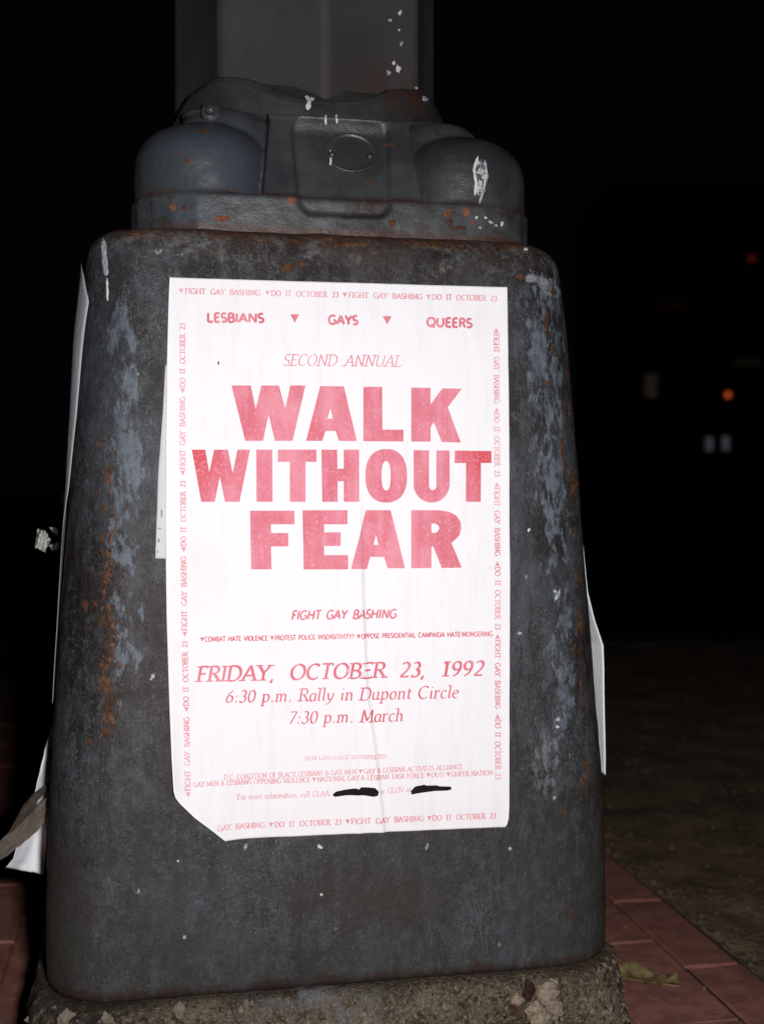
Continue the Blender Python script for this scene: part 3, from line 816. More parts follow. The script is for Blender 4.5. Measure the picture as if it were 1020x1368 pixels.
# --- lettering: pen strokes for the text faces, outlines for the headline
def arc(cx, cy, rx, ry, a0, a1, n=9):
    return [(cx + rx * math.cos(R(a0 + (a1 - a0) * k / n)), cy + ry * math.sin(R(a0 + (a1 - a0) * k / n))) for k in range(n + 1)]
X_ = .62
GL = {
 'A': (.74, [[(.03, 0), (.37, 1)], [(.37, 1), (.71, 0)], [(.16, .34), (.58, .34)]]),
 'B': (.62, [[(.12, 0), (.12, 1)], [(.12, 1), (.30, 1)] + arc(.30, .76, .22, .24, 85, -90) + [(.12, .52)], [(.12, .52), (.32, .52)] + arc(.32, .26, .25, .26, 85, -90) + [(.12, 0)]]),
 'C': (.72, [arc(.41, .5, .35, .5, 48, 312, 16)]),
 'D': (.78, [[(.12, 0), (.12, 1)], [(.12, 1), (.32, 1)] + arc(.32, .5, .39, .5, 88, -88, 12) + [(.12, 0)]]),
 'E': (.58, [[(.12, 0), (.12, 1)], [(.12, 1), (.52, 1)], [(.12, .52), (.46, .52)], [(.12, 0), (.54, 0)]]),
 'F': (.54, [[(.12, 0), (.12, 1)], [(.12, 1), (.50, 1)], [(.12, .52), (.44, .52)]]),
 'G': (.78, [arc(.42, .5, .36, .5, 48, 325, 16), [(.71, .08), (.71, .45)], [(.50, .45), (.71, .45)]]),
 'H': (.80, [[(.12, 0), (.12, 1)], [(.68, 0), (.68, 1)], [(.12, .52), (.68, .52)]]),
 'I': (.28, [[(.14, 0), (.14, 1)]]),
 'K': (.70, [[(.12, 0), (.12, 1)], [(.14, .47), (.60, 1)], [(.26, .58), (.66, 0)]]),
 'L': (.56, [[(.12, 0), (.12, 1)], [(.12, 0), (.54, 0)]]),
 'M': (.92, [[(.13, 0), (.16, 1)], [(.16, 1), (.46, .12)], [(.46, .12), (.76, 1)], [(.76, 1), (.80, 0)]]),
 'N': (.82, [[(.13, 0), (.13, 1)], [(.13, 1), (.69, 0)], [(.69, 0), (.69, 1)]]),
 'O': (.82, [arc(.41, .5, .35, .5, 90, 450, 24)]),
 'P': (.60, [[(.12, 0), (.12, 1)], [(.12, 1), (.30, 1)] + arc(.30, .74, .25, .26, 85, -90) + [(.12, .48)]]),
 'Q': (.82, [arc(.41, .5, .35, .5, 90, 450, 24), [(.42, .22), (.76, -.12)]]),
 'R': (.66, [[(.12, 0), (.12, 1)], [(.12, 1), (.30, 1)] + arc(.30, .76, .23, .24, 85, -90) + [(.12, .52)], [(.32, .52), (.64, 0)]]),
 'S': (.54, [arc(.27, .745, .20, .255, 40, 260, 10) + arc(.27, .255, .22, .245, 80, -140, 10)]),
 'T': (.64, [[(.32, 0), (.32, 1)], [(.03, 1), (.61, 1)]]),
 'U': (.78, [[(.12, 1), (.12, .36)] + arc(.39, .36, .27, .36, 180, 360, 10)[1:] + [(.66, 1)]]),
 'V': (.72, [[(.03, 1), (.36, 0)], [(.36, 0), (.69, 1)]]),
 'W': (1.0, [[(.03, 1), (.28, 0)], [(.28, 0), (.50, .9)], [(.50, .9), (.72, 0)], [(.72, 0), (.97, 1)]]),
 'Y': (.68, [[(.03, 1), (.34, .48)], [(.34, .48), (.65, 1)], [(.34, .48), (.34, 0)]]),
 '0': (.56, [arc(.28, .48, .21, .48, 90, 450, 20)]),
 '1': (.50, [[(.28, 0), (.28, .97)], [(.28, .97), (.14, .82)]]),
 '2': (.54, [arc(.26, .72, .20, .25, 150, -20, 9) + [(.36, .42), (.06, .04)], [(.06, .03), (.50, .03)]]),
 '3': (.52, [arc(.24, .73, .18, .24, 140, -80, 9), arc(.23, .26, .22, .26, 85, -145, 10)]),
 '6': (.56, [[(.44, .96), (.22, .70), (.10, .42)] + arc(.29, .28, .20, .28, 160, 200, 3), arc(.29, .28, .20, .27, 0, 360, 18)]),
 '7': (.52, [[(.06, .95), (.50, .95)], [(.50, .95), (.18, 0)]]),
 '9': (.56, [arc(.27, .69, .20, .27, 0, 360, 18), [(.47, .66), (.45, .42), (.34, .16), (.14, 0)]]),
 'a': (.50, [arc(.24, .30, .18, .31, 60, 320, 12), [(.42, X_), (.40, .12), (.46, 0)]]),
 'c': (.44, [arc(.26, .31, .20, .31, 50, 310, 12)]),
 'e': (.46, [[(.08, .33), (.36, .38)] + arc(.24, .42, .14, .20, 10, 120, 5) + arc(.25, .31, .19, .31, 130, 310, 9)]),
 'f': (.34, [[(.14, -.1), (.17, .78)] + arc(.29, .80, .12, .2, 170, 60, 5), [(.05, X_), (.30, X_)]]),
 'h': (.54, [[(.11, 0), (.11, 1.04)], arc(.26, .40, .16, .22, 170, 0, 7) + [(.42, .08), (.48, 0)]]),
 'i': (.27, [[(.12, X_), (.12, .10), (.19, 0)], [(.12, .86), (.14, .94)]]),
 'l': (.27, [[(.12, 1.04), (.12, .10), (.19, 0)]]),
 'm': (.84, [[(.11, 0), (.11, X_)], arc(.24, .40, .14, .22, 170, 0, 7) + [(.38, 0)], arc(.52, .40, .15, .22, 170, 0, 7) + [(.67, .08), (.74, 0)]]),
 'n': (.56, [[(.11, 0), (.11, X_)], arc(.26, .40, .16, .22, 170, 0, 7) + [(.42, .08), (.49, 0)]]),
 'o': (.52, [arc(.26, .31, .19, .31, 90, 450, 16)]),
 'p': (.54, [[(.11, -.32), (.11, X_)], arc(.28, .31, .19, .31, 150, -150, 12)]),
 'r': (.40, [[(.11, 0), (.11, X_)], arc(.26, .38, .15, .24, 170, 45, 6)]),
 't': (.34, [[(.14, .82), (.13, .12), (.22, 0), (.30, .05)], [(.04, X_), (.29, X_)]]),
 'u': (.56, [[(.10, X_), (.10, .20)] + arc(.24, .18, .14, .17, 190, 330, 6), [(.43, X_), (.42, .10), (.49, 0)]]),
 'y': (.52, [[(.08, X_), (.14, .20), (.26, .04)], [(.46, X_), (.34, .02), (.16, -.26), (.04, -.28)]]),
 ',': (.28, [[(.14, .06), (.06, -.20)]]), '.': (.28, [[(.09, .05), (.19, .05)]]),
 ':': (.28, [[(.10, .06), (.18, .06)], [(.12, .50), (.20, .50)]]), '-': (.36, [[(.05, .36), (.31, .36)]]),
 '&': (.78, [[(.70, .55), (.52, .12)] + arc(.30, .24, .22, .24, -40, -230, 9) + arc(.32, .78, .15, .2, -50, 180, 8)[::1] + [(.28, .55), (.72, 0)]]),
 '!': (.28, [[(.14, .28), (.14, 1)], [(.10, .05), (.18, .05)]]), '?': (.48, [arc(.22, .74, .18, .25, 160, -70, 9) + [(.24, .28)], [(.20, .05), (.28, .05)]]),
 "'": (.2, [[(.1, .75), (.12, 1)]]), '(': (.3, [arc(.30, .45, .18, .6, 130, 230, 5)]), ')': (.3, [arc(.0, .45, .18, .6, 50, -50, 5)]),
 ' ': (.38, [])}
class Ink:
    def __init__(s): s.v = []; s.f = []
    def add(s, pts2, faces, off):
        b0 = len(s.v)
        for (px, py) in pts2:
            x, z = face_xz(px, py); s.v.append(psurf(x, z, off))
        s.f += [tuple(b0 + i for i in f) for f in faces]
    def build(s, name, mat): return mesh(name, s.v, s.f, M[mat], poster)
def text(ink, txt, p0, p1, cap, style='serif', bold=.13, shear=0.0, tri='down', space=1.0, thin=None, track=.04):
    """set txt from p0 to p1 (baseline, in survey units) with cap height cap"""
    dx, dy = p1[0] - p0[0], p1[1] - p0[1]; L = math.hypot(dx, dy)
    ex = (dx / L, dy / L); up = (ex[1], -ex[0])
    adv = []; pen = 0
    for ch in txt:
        if ch == '^': a = .95
        elif ch == ' ': a = .38 * space
        else: a = GL[ch][0] + track
        adv.append((pen, a)); pen += a
    sx = L / pen
    thin_ = thin if thin is not None else bold * (.42 if cap > 10 else .55)
    for ch, (a0, a) in zip(txt, adv):
        if ch == ' ': continue
        def P(gx, gy): return (p0[0] + ex[0] * (a0 + gx) * sx + up[0] * gy * cap + ex[0] * shear * gy * cap, p0[1] + ex[1] * (a0 + gx) * sx + up[1] * gy * cap + ex[1] * shear * gy * cap)
        if ch == '^':
            c = P(.36, .45); k = .48 * cap
            if tri == 'down': t = [(c[0] - k, c[1] - k), (c[0] + k, c[1] - k), (c[0], c[1] + k)]
            else: t = [(c[0] - k, c[1] + k), (c[0] + k, c[1] + k), (c[0], c[1] - k)]
            ink.add(t, [(0, 1, 2)], .00030); continue
        def ribbon(pts, w0, lvl):
            if len(pts) == 2 and w0 is None and abs(pts[0][1] - pts[1][1]) < .01 and abs(pts[0][0] - pts[1][0]) < .12: w0 = .15
            q = []; fine = [pts[0]]
            for a_, b_ in zip(pts, pts[1:]):
                m_ = max(1, int(math.hypot((b_[0] - a_[0]) * sx, (b_[1] - a_[1]) * cap) / 2.0))
                fine += [(a_[0] + (b_[0] - a_[0]) * i / m_, a_[1] + (b_[1] - a_[1]) * i / m_) for i in range(1, m_ + 1)]
            pts = fine
            for i, p in enumerate(pts):
                a_ = pts[max(0, i - 1)]; b_ = pts[min(len(pts) - 1, i + 1)]
                # direction in real proportions
                tx, ty = (b_[0] - a_[0]) * sx / cap, b_[1] - a_[1]
                l = math.hypot(tx, ty) or 1; tx /= l; ty /= l
                if w0 is not None: hw = w0 / 2
                elif style == 'sans': hw = bold / 2
                else: hw = (thin_ + (bold - thin_) * abs(math.sin(math.atan2(ty, tx) - R(22)))) / 2
                nx, ny = -ty * hw * cap / sx, tx * hw
                q.append(P(p[0] + nx, p[1] + ny)); q.append(P(p[0] - nx, p[1] - ny))
            ink.add(q, [(2 * i, 2 * i + 1, 2 * i + 3, 2 * i + 2) for i in range(len(pts) - 1)], .00024 + .000012 * lvl)
        strokes = GL[ch][1]; lv = 0
        ends = {}
        for st in strokes:
            for e in (st[0], st[-1]): ends[(round(e[0], 2), round(e[1], 2))] = ends.get((round(e[0], 2), round(e[1], 2)), 0) + 1
        for st in strokes:
            if style == 'sans' and len(st) == 2:          # trim so that arms end flush
                pass
            ribbon(st, None, lv); lv += 1
            if style == 'serif' and cap > 4:
                for e, g in ((st[0], st[1]), (st[-1], st[-2])):
                    if ends[(round(e[0], 2), round(e[1], 2))] > 1 and ch in 'AMNVW': continue
                    vert = abs(e[1] - g[1]) > abs(e[0] - g[0]) * 1.1
                    if vert and (abs(e[1]) < .02 or abs(e[1] - 1) < .05 or abs(e[1] - X_) < .02 or e[1] < -.3) and len(st) <= 3 and ch not in "y,!a'79i" and not (ch in 'lit' and e[1] < .1):
                        wS = .12 if e[1] < .8 and ch.islower() else .19
                        s0 = -wS if not ch.islower() or e[1] <= 0 else -wS
                        s1 = wS if not ch.islower() or e[1] <= 0 else .02
                        yy = e[1] + (.02 if e[1] <= 0 else -.02)
                        ribbon([(e[0] + s0, yy), (e[0] + s1, yy)], .085 if cap > 10 else .12, lv); lv += 1
                    elif not vert and ch in 'EFLT' and len(st) == 2 and g != e and e[0] > .4 and abs(e[1] - .52) > .05:
                        d = -.14 if e[1] > .5 else .14
                        ribbon([(e[0] - .02, e[1]), (e[0], e[1] + d)], .09, lv); lv += 1

def poly(ink, rings, off=.00028):
    """filled outline with holes, cut fine enough to follow the paper"""
    bm = bmesh.new()
    pts = [p for r_ in rings for p in r_]
    vv = [bm.verts.new((*face_xz(*p), 0)) for p in pts]
    for t in tessellate_polygon([[Vector((*p, 0)) for p in r_] for r_ in rings]):
        try: bm.faces.new([vv[i] for i in t])
        except ValueError: pass
    xs = [v.co.x for v in bm.verts]; ys = [v.co.y for v in bm.verts]
    for ax, lo, hi in ((0, min(xs), max(xs)), (1, min(ys), max(ys))):
        c = math.floor(lo / .0012) * .0012 + .0012
        while c < hi:
            co = [0, 0, 0]; no = [0, 0, 0]; co[ax] = c; no[ax] = 1
            bmesh.ops.bisect_plane(bm, geom=bm.verts[:] + bm.edges[:] + bm.faces[:], plane_co=co, plane_no=no); c += .0012
    bm.verts.index_update(); b0 = len(ink.v)
    for v in bm.verts: ink.v.append(psurf(v.co.x, v.co.y, off))
    for f in bm.faces: ink.f.append(tuple(b0 + v.index for v in f.verts))
    bm.free()
def sc1(l): return [(x / 4.636 + 240, y / 4.636 + 500) for x, y in l]
def sc2(l): return [(x / 4.636 + 450, y / 4.636 + 500) for x, y in l]
def sc3(l): return [(x / 3.29 + 320, y / 3.29 + 670) for x, y in l]
def sup(cx, cy, rx, ry, e=2.35, n=44):
    r_ = []
    for k in range(n):
        a = 2 * math.pi * k / n; c, s = math.cos(a), math.sin(a)
        r_.append((cx + rx * math.copysign(abs(c) ** (2 / e), c), cy + ry * math.copysign(abs(s) ** (2 / e), s)))
    return r_
k = Ink(); poly(k, [sc1([(320, 70), (440, 70), (470, 212), (505, 70), (613, 70), (652, 212), (683, 70), (777, 70), (697, 413), (587, 413), (549, 252), (515, 413), (405, 413)])])
k.build('headline_letter', 'ink')
k = Ink(); poly(k, [sc1([(868, 74), (1014, 76), (1096, 415), (984, 413), (965, 352), (900, 352), (882, 413), (780, 413)]), sc1([(932, 213), (912, 275), (946, 275)])])
k.build('headline_letter', 'ink')
k = Ink(); poly(k, [sc2([(162, 78), (278, 78), (280, 343), (410, 343), (410, 417), (162, 415)])])
k.build('headline_letter', 'ink')
k = Ink(); poly(k, [sc2([(457, 83), (577, 85), (577, 187), (648, 88), (768, 90), (683, 205), (763, 423), (645, 420), (597, 298), (577, 328), (577, 418), (457, 417)])])
k.build('headline_letter', 'ink')
k = Ink(); poly(k, [sc1([(75, 467), (158, 467), (183, 605), (213, 467), (298, 467), (327, 610), (357, 467), (435, 467), (370, 790), (280, 790), (248, 635), (217, 790), (133, 790)])])
k.build('headline_letter', 'ink')
k = Ink(); poly(k, [sc1([(472, 467), (572, 467), (575, 790), (475, 790)])])
k.build('headline_letter', 'ink')
k = Ink(); poly(k, [sc1([(606, 467), (845, 467), (845, 543), (778, 543), (778, 790), (680, 790), (680, 543), (606, 543)])])
k.build('headline_letter', 'ink')
k = Ink(); poly(k, [sc1([(875, 467), (973, 467), (975, 585), (1014, 585), (1014, 467), (1109, 467), (1109, 790), (1014, 790), (1014, 663), (977, 663), (977, 790), (880, 790)])])
k.build('headline_letter', 'ink')
k = Ink(); poly(k, [sc2(sup(303, 629, 129, 166)), sc2(sup(302, 629, 28, 91))])
k.build('headline_letter', 'ink')
k = Ink(); poly(k, [sc2([(472, 470), (567, 472), (567, 690)] + [(590 - 23 * math.cos(R(a)), 690 + 28 * math.sin(R(a))) for a in range(20, 161, 20)] + [(612, 690), (612, 472), (695, 472), (695, 680)]
         + [(583 + 112 * math.cos(R(a)), 680 + 115 * math.sin(R(a))) for a in range(10, 175, 10)] + [(472, 680)])])
k.build('headline_letter', 'ink')
k = Ink(); poly(k, [sc2([(725, 473), (952, 475), (952, 550), (887, 550), (887, 790), (795, 790), (795, 550), (725, 550)])])
k.build('headline_letter', 'ink')
k = Ink(); poly(k, [sc3([(45, 40), (240, 40), (240, 100), (137, 100), (137, 138), (213, 138), (213, 197), (137, 197), (140, 298), (50, 298)])])
k.build('headline_letter', 'ink')
k = Ink(); poly(k, [sc3([(275, 38), (473, 38), (473, 100), (370, 100), (370, 135), (443, 135), (443, 195), (370, 195), (370, 235), (475, 235), (475, 298), (280, 298)])])
k.build('headline_letter', 'ink')
k = Ink(); poly(k, [sc3([(553, 38), (662, 38), (725, 293), (648, 293), (633, 243), (572, 243), (558, 296), (487, 296)]), sc3([(598, 147), (587, 190), (608, 190)])])
k.build('headline_letter', 'ink')
k = Ink(); poly(k, [sc3([(752, 38), (872, 38), (915, 44), (948, 60), (968, 88), (972, 118), (962, 150), (928, 182), (973, 290), (885, 292), (848, 198), (840, 198), (840, 292), (752, 293)]), sc3([(840, 97), (858, 97), (872, 106), (874, 120), (866, 133), (852, 138), (840, 138)])])
k.build('headline_letter', 'ink')

for t_, a, b_ in (('LESBIANS', (276, 430), (353, 431)), ('GAYS', (438, 433), (478, 434)), ('QUEERS', (569, 436), (630, 438))):
    k = Ink(); text(k, t_, a, b_, 11.5, 'sans', .285); k.build('subject_lettering', 'ink2')
for c in ((393.5, 425.5), (516.5, 428)):
    k = Ink(); poly(k, [[(c[0] - 6, c[1] - 5.5), (c[0] + 6, c[1] - 5.5), (c[0], c[1] + 6)]]); k.build('triangle', 'ink2')
k = Ink()
text(k, 'FIGHT GAY BASHING', (388.5, 827.5), (529, 825.5), 11.5, 'sans', .215, .20, space=1.5)
text(k, '^COMBAT HATE VIOLENCE ^PROTEST POLICE INSENSITIVITY? ^OPPOSE PRESIDENTIAL CAMPAIGN HATE-MONGERING', (268, 857), (657, 849.5), 6.2, 'sans', .22, 0, space=1.5)
k.build('slogan_lettering', 'ink2')
k = Ink()
text(k, 'SECOND ANNUAL', (377, 488.5), (535, 490), 15, 'serif', .11, .24, space=1.6)
k.build('subtitle_lettering', 'inklight')
k = Ink()
text(k, 'FRIDAY, OCTOBER 23, 1992', (262, 910.5), (645, 902), 20, 'serif', .195, .20, space=1.9)
k.build('date_lettering', 'ink2')
k = Ink()
text(k, '6:30 p.m. Rally in Dupont Circle', (300, 938.5), (612, 932), 16.5, 'serif', .15, .20)
text(k, '7:30 p.m. March', (384, 966.5), (538, 963), 16.5, 'serif', .15, .20)
k.build('time_lettering', 'ink2')
k = Ink()
text(k, 'SIGN LANGUAGE INTERPRETED', (406, 1015), (517, 1012.5), 5.0, 'serif', .16)
text(k, 'D.C. COALITION OF BLACK LESBIANS & GAY MEN ^GAY & LESBIAN ACTIVISTS ALLIANCE', (299, 1041), (618, 1027), 6.2, 'serif', .18)
text(k, 'GAY MEN & LESBIANS OPPOSING VIOLENCE ^NATIONAL GAY & LESBIAN TASK FORCE ^OUT! ^QUEER NATION', (258, 1050), (658, 1035), 6.2, 'serif', .20)
text(k, 'For more information, call GLAA', (317, 1068), (440, 1063), 7.5, 'serif', .14)
text(k, 'or GLOV at', (507, 1060), (549, 1057.5), 7, 'serif', .14)
k.build('credits_lettering', 'inkfaint')
k = Ink()          # running border
FGB, DIO = '^FIGHT GAY BASHING', '^DO IT OCTOBER 23'
def btop(x): return 392.5 + (x - 243) * .0236
for t_, a, b_ in ((FGB, 239, 348), (DIO, 354, 452), (FGB, 457, 564), (DIO, 569, 663)):
    text(k, t_, (a, btop(a)), (b_, btop(b_)), 6.9, 'serif', .24, space=1.9)
def bbot(x): return 1107.5 - (x - 291) * .0405
for t_, a, b_ in (('GAY BASHING', 290, 354), (DIO, 359, 456), (FGB, 461, 566), (DIO, 570, 662)):
    text(k, t_, (a, bbot(a)), (b_, bbot(b_)), 6.9, 'serif', .24, space=1.9)
def lxx(y): return lerp([(430, 247), (650, 247.5), (850, 250), (1060, 254.5)], y)
for t_, a, b_ in ((FGB, 1062, 957), (DIO, 950, 856), (FGB, 850, 743), (DIO, 737, 642), (FGB, 635, 530), (DIO, 525, 432)):
    text(k, t_, (lxx(a), a), (lxx(b_), b_), 6.9, 'serif', .24, space=1.9, tri='down')
def rxx(y): return lerp([(440, 658.5), (700, 660), (1040, 661)], y)
for t_, a, b_ in ((FGB, 439, 539), (DIO, 545, 637), (FGB, 644, 743), (DIO, 750, 841), (FGB, 847, 947), (DIO, 954, 1041)):
    text(k, t_, (rxx(a), a), (rxx(b_), b_), 6.9, 'serif', .24, space=1.9, tri='up')
k.build('border_lettering', 'inkfaint')
k = Ink()
poly(k, [[(443.2, 1061.5), (448, 1057), (460, 1054.5), (475, 1052.5), (479, 1054), (482, 1051.2), (500, 1051.5), (505, 1056.5), (503.5, 1061.8), (498, 1063.6), (484, 1062), (462, 1062), (447, 1064)]], .0004)
k.build('marker_redaction', 'marker'); k = Ink()
poly(k, [[(548, 1056), (554, 1050), (566, 1047.8), (569, 1049), (583, 1048.8), (586, 1050), (601.5, 1050.4), (602.5, 1054.4), (596, 1055.8), (580, 1056.4), (560, 1059), (549, 1061)]], .0004)
k.build('marker_redaction', 'marker')
# small stains on the sheet
k = Ink()
poly(k, [[(290.5, 484), (292, 482), (293, 485), (292, 488), (290.8, 487)]], .0003)
k.build('stain', 'darkleaf')

# ================================================================== OLDER SHEET UNDER THE POSTER
old = empty('flyer', (CX, CY, 0), PSI)
tag(old, 'older grey-white flyer whose edge shows along the left side of the big poster', 'flyer', 'flyers pasted on the pedestal')
def of(u, v):
    xl = lerp([(0, 221), (.25, 217.5), (.55, 211.5), (1, 207.5)], v); x0 = xl + (330 - xl) * u; y0 = 487 + (746 - 487) * v + u * 2 + .8 * noise.noise(Vector((u * 9, v * 3, 0)))
    x, z = face_xz(x0, y0)
    return (x, -hz(z) - .0002 - lumpy(x, -hz(z), z) - .0002 * (1 - u) - .0006 * math.exp(-u / .03) * (.5 + .5 * math.sin(v * 9)), z)
vs, fs = grid(30, 60, of)
os_ = mesh('paper_sheet', vs, fs, M['oldpaper'], old, True)
so = os_.modifiers.new('thickness', 'SOLIDIFY'); so.thickness = .00012
vs, fs = [], []
for i, (x, y, a, b_) in enumerate([(212, 722, 1.2, 2.5), (216, 686, .9, 5), (213, 706, 2.2, .8), (211, 737, 1.2, 1.2)]):
    b0 = len(vs)
    for dx, dy in ((-a, -b_), (a, -b_), (a, b_), (-a, b_)):
        q = face_xz(x + dx, y + dy); vs.append((q[0], -hz(q[1]) - .0010 - lumpy(q[0], -hz(q[1]), q[1]), q[1]))
    fs.append((b0, b0 + 1, b0 + 2, b0 + 3))
mesh('print_specks', vs, fs, mat_simple('grey_print', (.20, .20, .21), (.3, .3, .31)), old)

# ================================================================== SIDE FLYERS
def zt(py, Y): return CAM_Z - (py - 655) / F * Y
def side_flyer(name, label, side_, ztop, zbot, pfun, peel, length, mat, tiptwist=0, nz=90):
    """sheet that follows the side of the pedestal; pfun(z) = perimeter position of the near edge, peel(z) = how far that edge has come loose"""
    e = empty(name, (CX, CY, 0), PSI); tag(e, label, 'flyer', 'flyers pasted on the pedestal')
    def fn(u, v):
        z = ztop + (zbot - ztop) * v
        h = hz(z); per = 8 * (h - RC) + 2 * math.pi * RC
        p = pfun(z) + side_ * (u * length) / per * 4
        (x, y), (nx, ny) = section(h, RC, p)
        d = .0014 + peel(z) * (1 - u) ** 1.6 + .0008 * noise.noise(Vector((u * 4, z * 14, 2)))
        if zbot < .25: d += .004 * sstep(.24, .17, z) * math.sin(u * 9 + 1)
        return (x + nx * d, y + ny * d, z + .004 * noise.noise(Vector((u * 5, 7, 0))) * (v > .97) - .006 * u * (v > .97))
    vs, fs = grid(36, nz, fn)
    o = mesh('paper_sheet', vs, fs, mat, e, True)
    s = o.modifiers.new('thickness', 'SOLIDIFY'); s.thickness = .00014
    return e
# perimeter: 0 = +x side (right), 1 = back, 2 = left side, 3 = front
def arcpos(h, deg_from_left):                  # position on the left-front corner, 0 deg = left side end, 90 = front
    L = h - RC; A = RC * math.pi / 2; T = 2 * L + A
    return 2 + (L + A * deg_from_left / 90) / T
lp = lambda z: arcpos(hz(z), lerp([(.32, -9), (.38, -4), (.43, 2), (.46, 8), (.50, 22), (.56, 31), (.62, 36), (.652, 38), (.675, 24), (.690, 6)], z))
le_, lr_ = .0, .0
side_flyer('flyer', 'long narrow grey flyer wrapping the upper left corner of the pedestal', -1, zt(352, .99), zt(938, .99), lp,
           lambda z: .0015 + .0020 * math.exp(-((z - .62) / .05) ** 2), .16, M['sidepaper'])
fly = empty('flyer', (CX, CY, 0), PSI)
tag(fly, 'white flyer peeling away at the lower left of the pedestal under a strip of tape', 'flyer', 'flyers pasted on the pedestal')
def spot(px, py, Y):
    d = ray(px, py); t = Y / d.y; return POSTI @ (O + d * t)
FL = [(939, 75), (950, 73), (968, 70), (1000, 60.5), (1058, 47), (1096, 31), (1125, 24), (1147, 18), (1159, 8)]
FR = [(939, 84), (1040, 84), (1085, 78), (1095, 65), (1130, 62.5), (1168, 59)]
def ff(u, v):
    ya = 939 + 220 * v; yb = 939 + 229 * v
    a = lerp(FL, ya); b_ = lerp(FR, yb)
    Y = 1.045 + .028 * u - .004 * math.sin(u * 5 + v * 3) + .003 * noise.noise(Vector((u * 4, v * 6, 4)))
    y = ya + (yb - ya) * u
    return spot(a + (b_ - a) * u + .6 * noise.noise(Vector((0, v * 20, 1))), y + 1.0 * noise.noise(Vector((u * 6, 3, 1))) * v, Y)
vs, fs = grid(30, 90, ff)
fo = mesh('paper_sheet', vs, fs, M['flappaper'], fly, True)
so = fo.modifiers.new('thickness', 'SOLIDIFY'); so.thickness = .00014
def rightpos(h, deg):                           # right-front corner: 0 = right side end, 90 = front
    L = h - RC; A = RC * math.pi / 2; T = 2 * L + A
    return 4 - (L + A * deg / 90) / T
side_flyer('flyer', 'plain white flyer standing off the right side of the pedestal', 1, zt(690, 1.1), zt(1022, 1.1), lambda z: rightpos(hz(z), 2),
           lambda z: lerp([(.22, .0045), (.25, .0055), (.34, .0115), (.362, .0125), (.385, .0065), (.41, .0022), (.48, .0008)], z), .15, M['flappaper'])

# tape hanging across the lower left flyer
tp = empty('tape_strip', (CX, CY, 0), PSI)
tag(tp, 'brown grubby strip of tape hanging across the peeling lower left flyer', 'tape')
def spot(px, py, Y):
    d = ray(px, py); t = Y / d.y; return POSTI @ (O + d * t)
TT = [((78, 1050), (78, 1085)), ((66, 1062), (67, 1090)), ((50, 1075), (52, 1108)), ((38, 1089), (38, 1121)), ((26, 1101), (24, 1132)), ((12, 1113), (9, 1144)), ((-4, 1126), (-8, 1154))]
def tf(u, v):
    i = min(int(u * 6), 5); t = u * 6 - i
    a = Vector(TT[i][0]).lerp(Vector(TT[i + 1][0]), t); b_ = Vector(TT[i][1]).lerp(Vector(TT[i + 1][1]), t)
    q = a.lerp(b_, v); Y = 1.004 + .010 * u + .0012 * math.sin(v * 7 + u * 5) + .0015 * noise.noise(Vector((u * 7, v * 5, 1)))
    return spot(q.x + 1.5 * noise.noise(Vector((u * 12, v * 2, 0))), q.y + 1.5 * noise.noise(Vector((u * 14, v * 3, 9))), Y)
vs, fs = grid(48, 12, tf)
o = mesh('tape_band', vs, fs, M['tape'], tp, True)
s = o.modifiers.new('thickness', 'SOLIDIFY'); s.thickness = .0002
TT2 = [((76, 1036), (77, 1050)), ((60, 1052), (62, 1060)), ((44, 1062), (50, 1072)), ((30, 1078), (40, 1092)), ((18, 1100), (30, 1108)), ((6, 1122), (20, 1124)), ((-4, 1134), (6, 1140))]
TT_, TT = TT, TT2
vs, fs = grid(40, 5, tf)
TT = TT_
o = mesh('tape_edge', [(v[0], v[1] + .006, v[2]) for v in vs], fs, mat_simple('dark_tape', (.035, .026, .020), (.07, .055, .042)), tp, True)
s = o.modifiers.new('thickness', 'SOLIDIFY'); s.thickness = .0002

# crumpled scraps sticking out on the left
def crumple(name, pts, label, Y, seed):
    rnd = random.Random(seed)
    e = empty(name, (0, 0, 0)); c = spot(*pts[0], Y); e.location = POST @ c; tag(e, label, 'paper scrap')
    loc = (POST @ c)
    for q in pts[1]:
        vs, fs = [], []
        n_ = 7
        def g(u, v):
            a = Vector(q[0]).lerp(Vector(q[1]), u); b_ = Vector(q[3]).lerp(Vector(q[2]), u); m_ = a.lerp(b_, v)
            yy = Y + .007 * math.sin(u * 9 + v * 3 + q[0][0]) + .005 * noise.noise(Vector((u * 5, v * 5, q[0][1])))
            d = ray(m_.x + 1.2 * noise.noise(Vector((u * 4, v * 4, seed))), m_.y + 1.4 * noise.noise(Vector((u * 5, v * 4, seed + 3)))); return (O + d * (yy / d.y)) - loc
        vs, fs = grid(n_ * 2, n_, g)
        o = mesh('fold', vs, fs, M['crumple'], e); s = o.modifiers.new('thickness', 'SOLIDIFY'); s.thickness = .0002
crumple('paper_scrap', [(60, 720), [[(51, 706), (63, 712), (61, 738), (47, 731)], [(60, 708), (68, 722), (62, 733), (56, 716)], [(66, 704), (79, 706), (80, 716), (72, 712)], [(66, 728), (80, 724), (81, 732), (70, 736)]]],
        'crumpled white paper scrap sticking out left of the pedestal', 1.12, 2)
crumple('paper_scrap', [(84, 668), [[(83, 655), (88, 658), (88, 676), (82, 672)]]],
        'tiny white paper tab just above the crumpled scrap on the left', 1.10, 5)

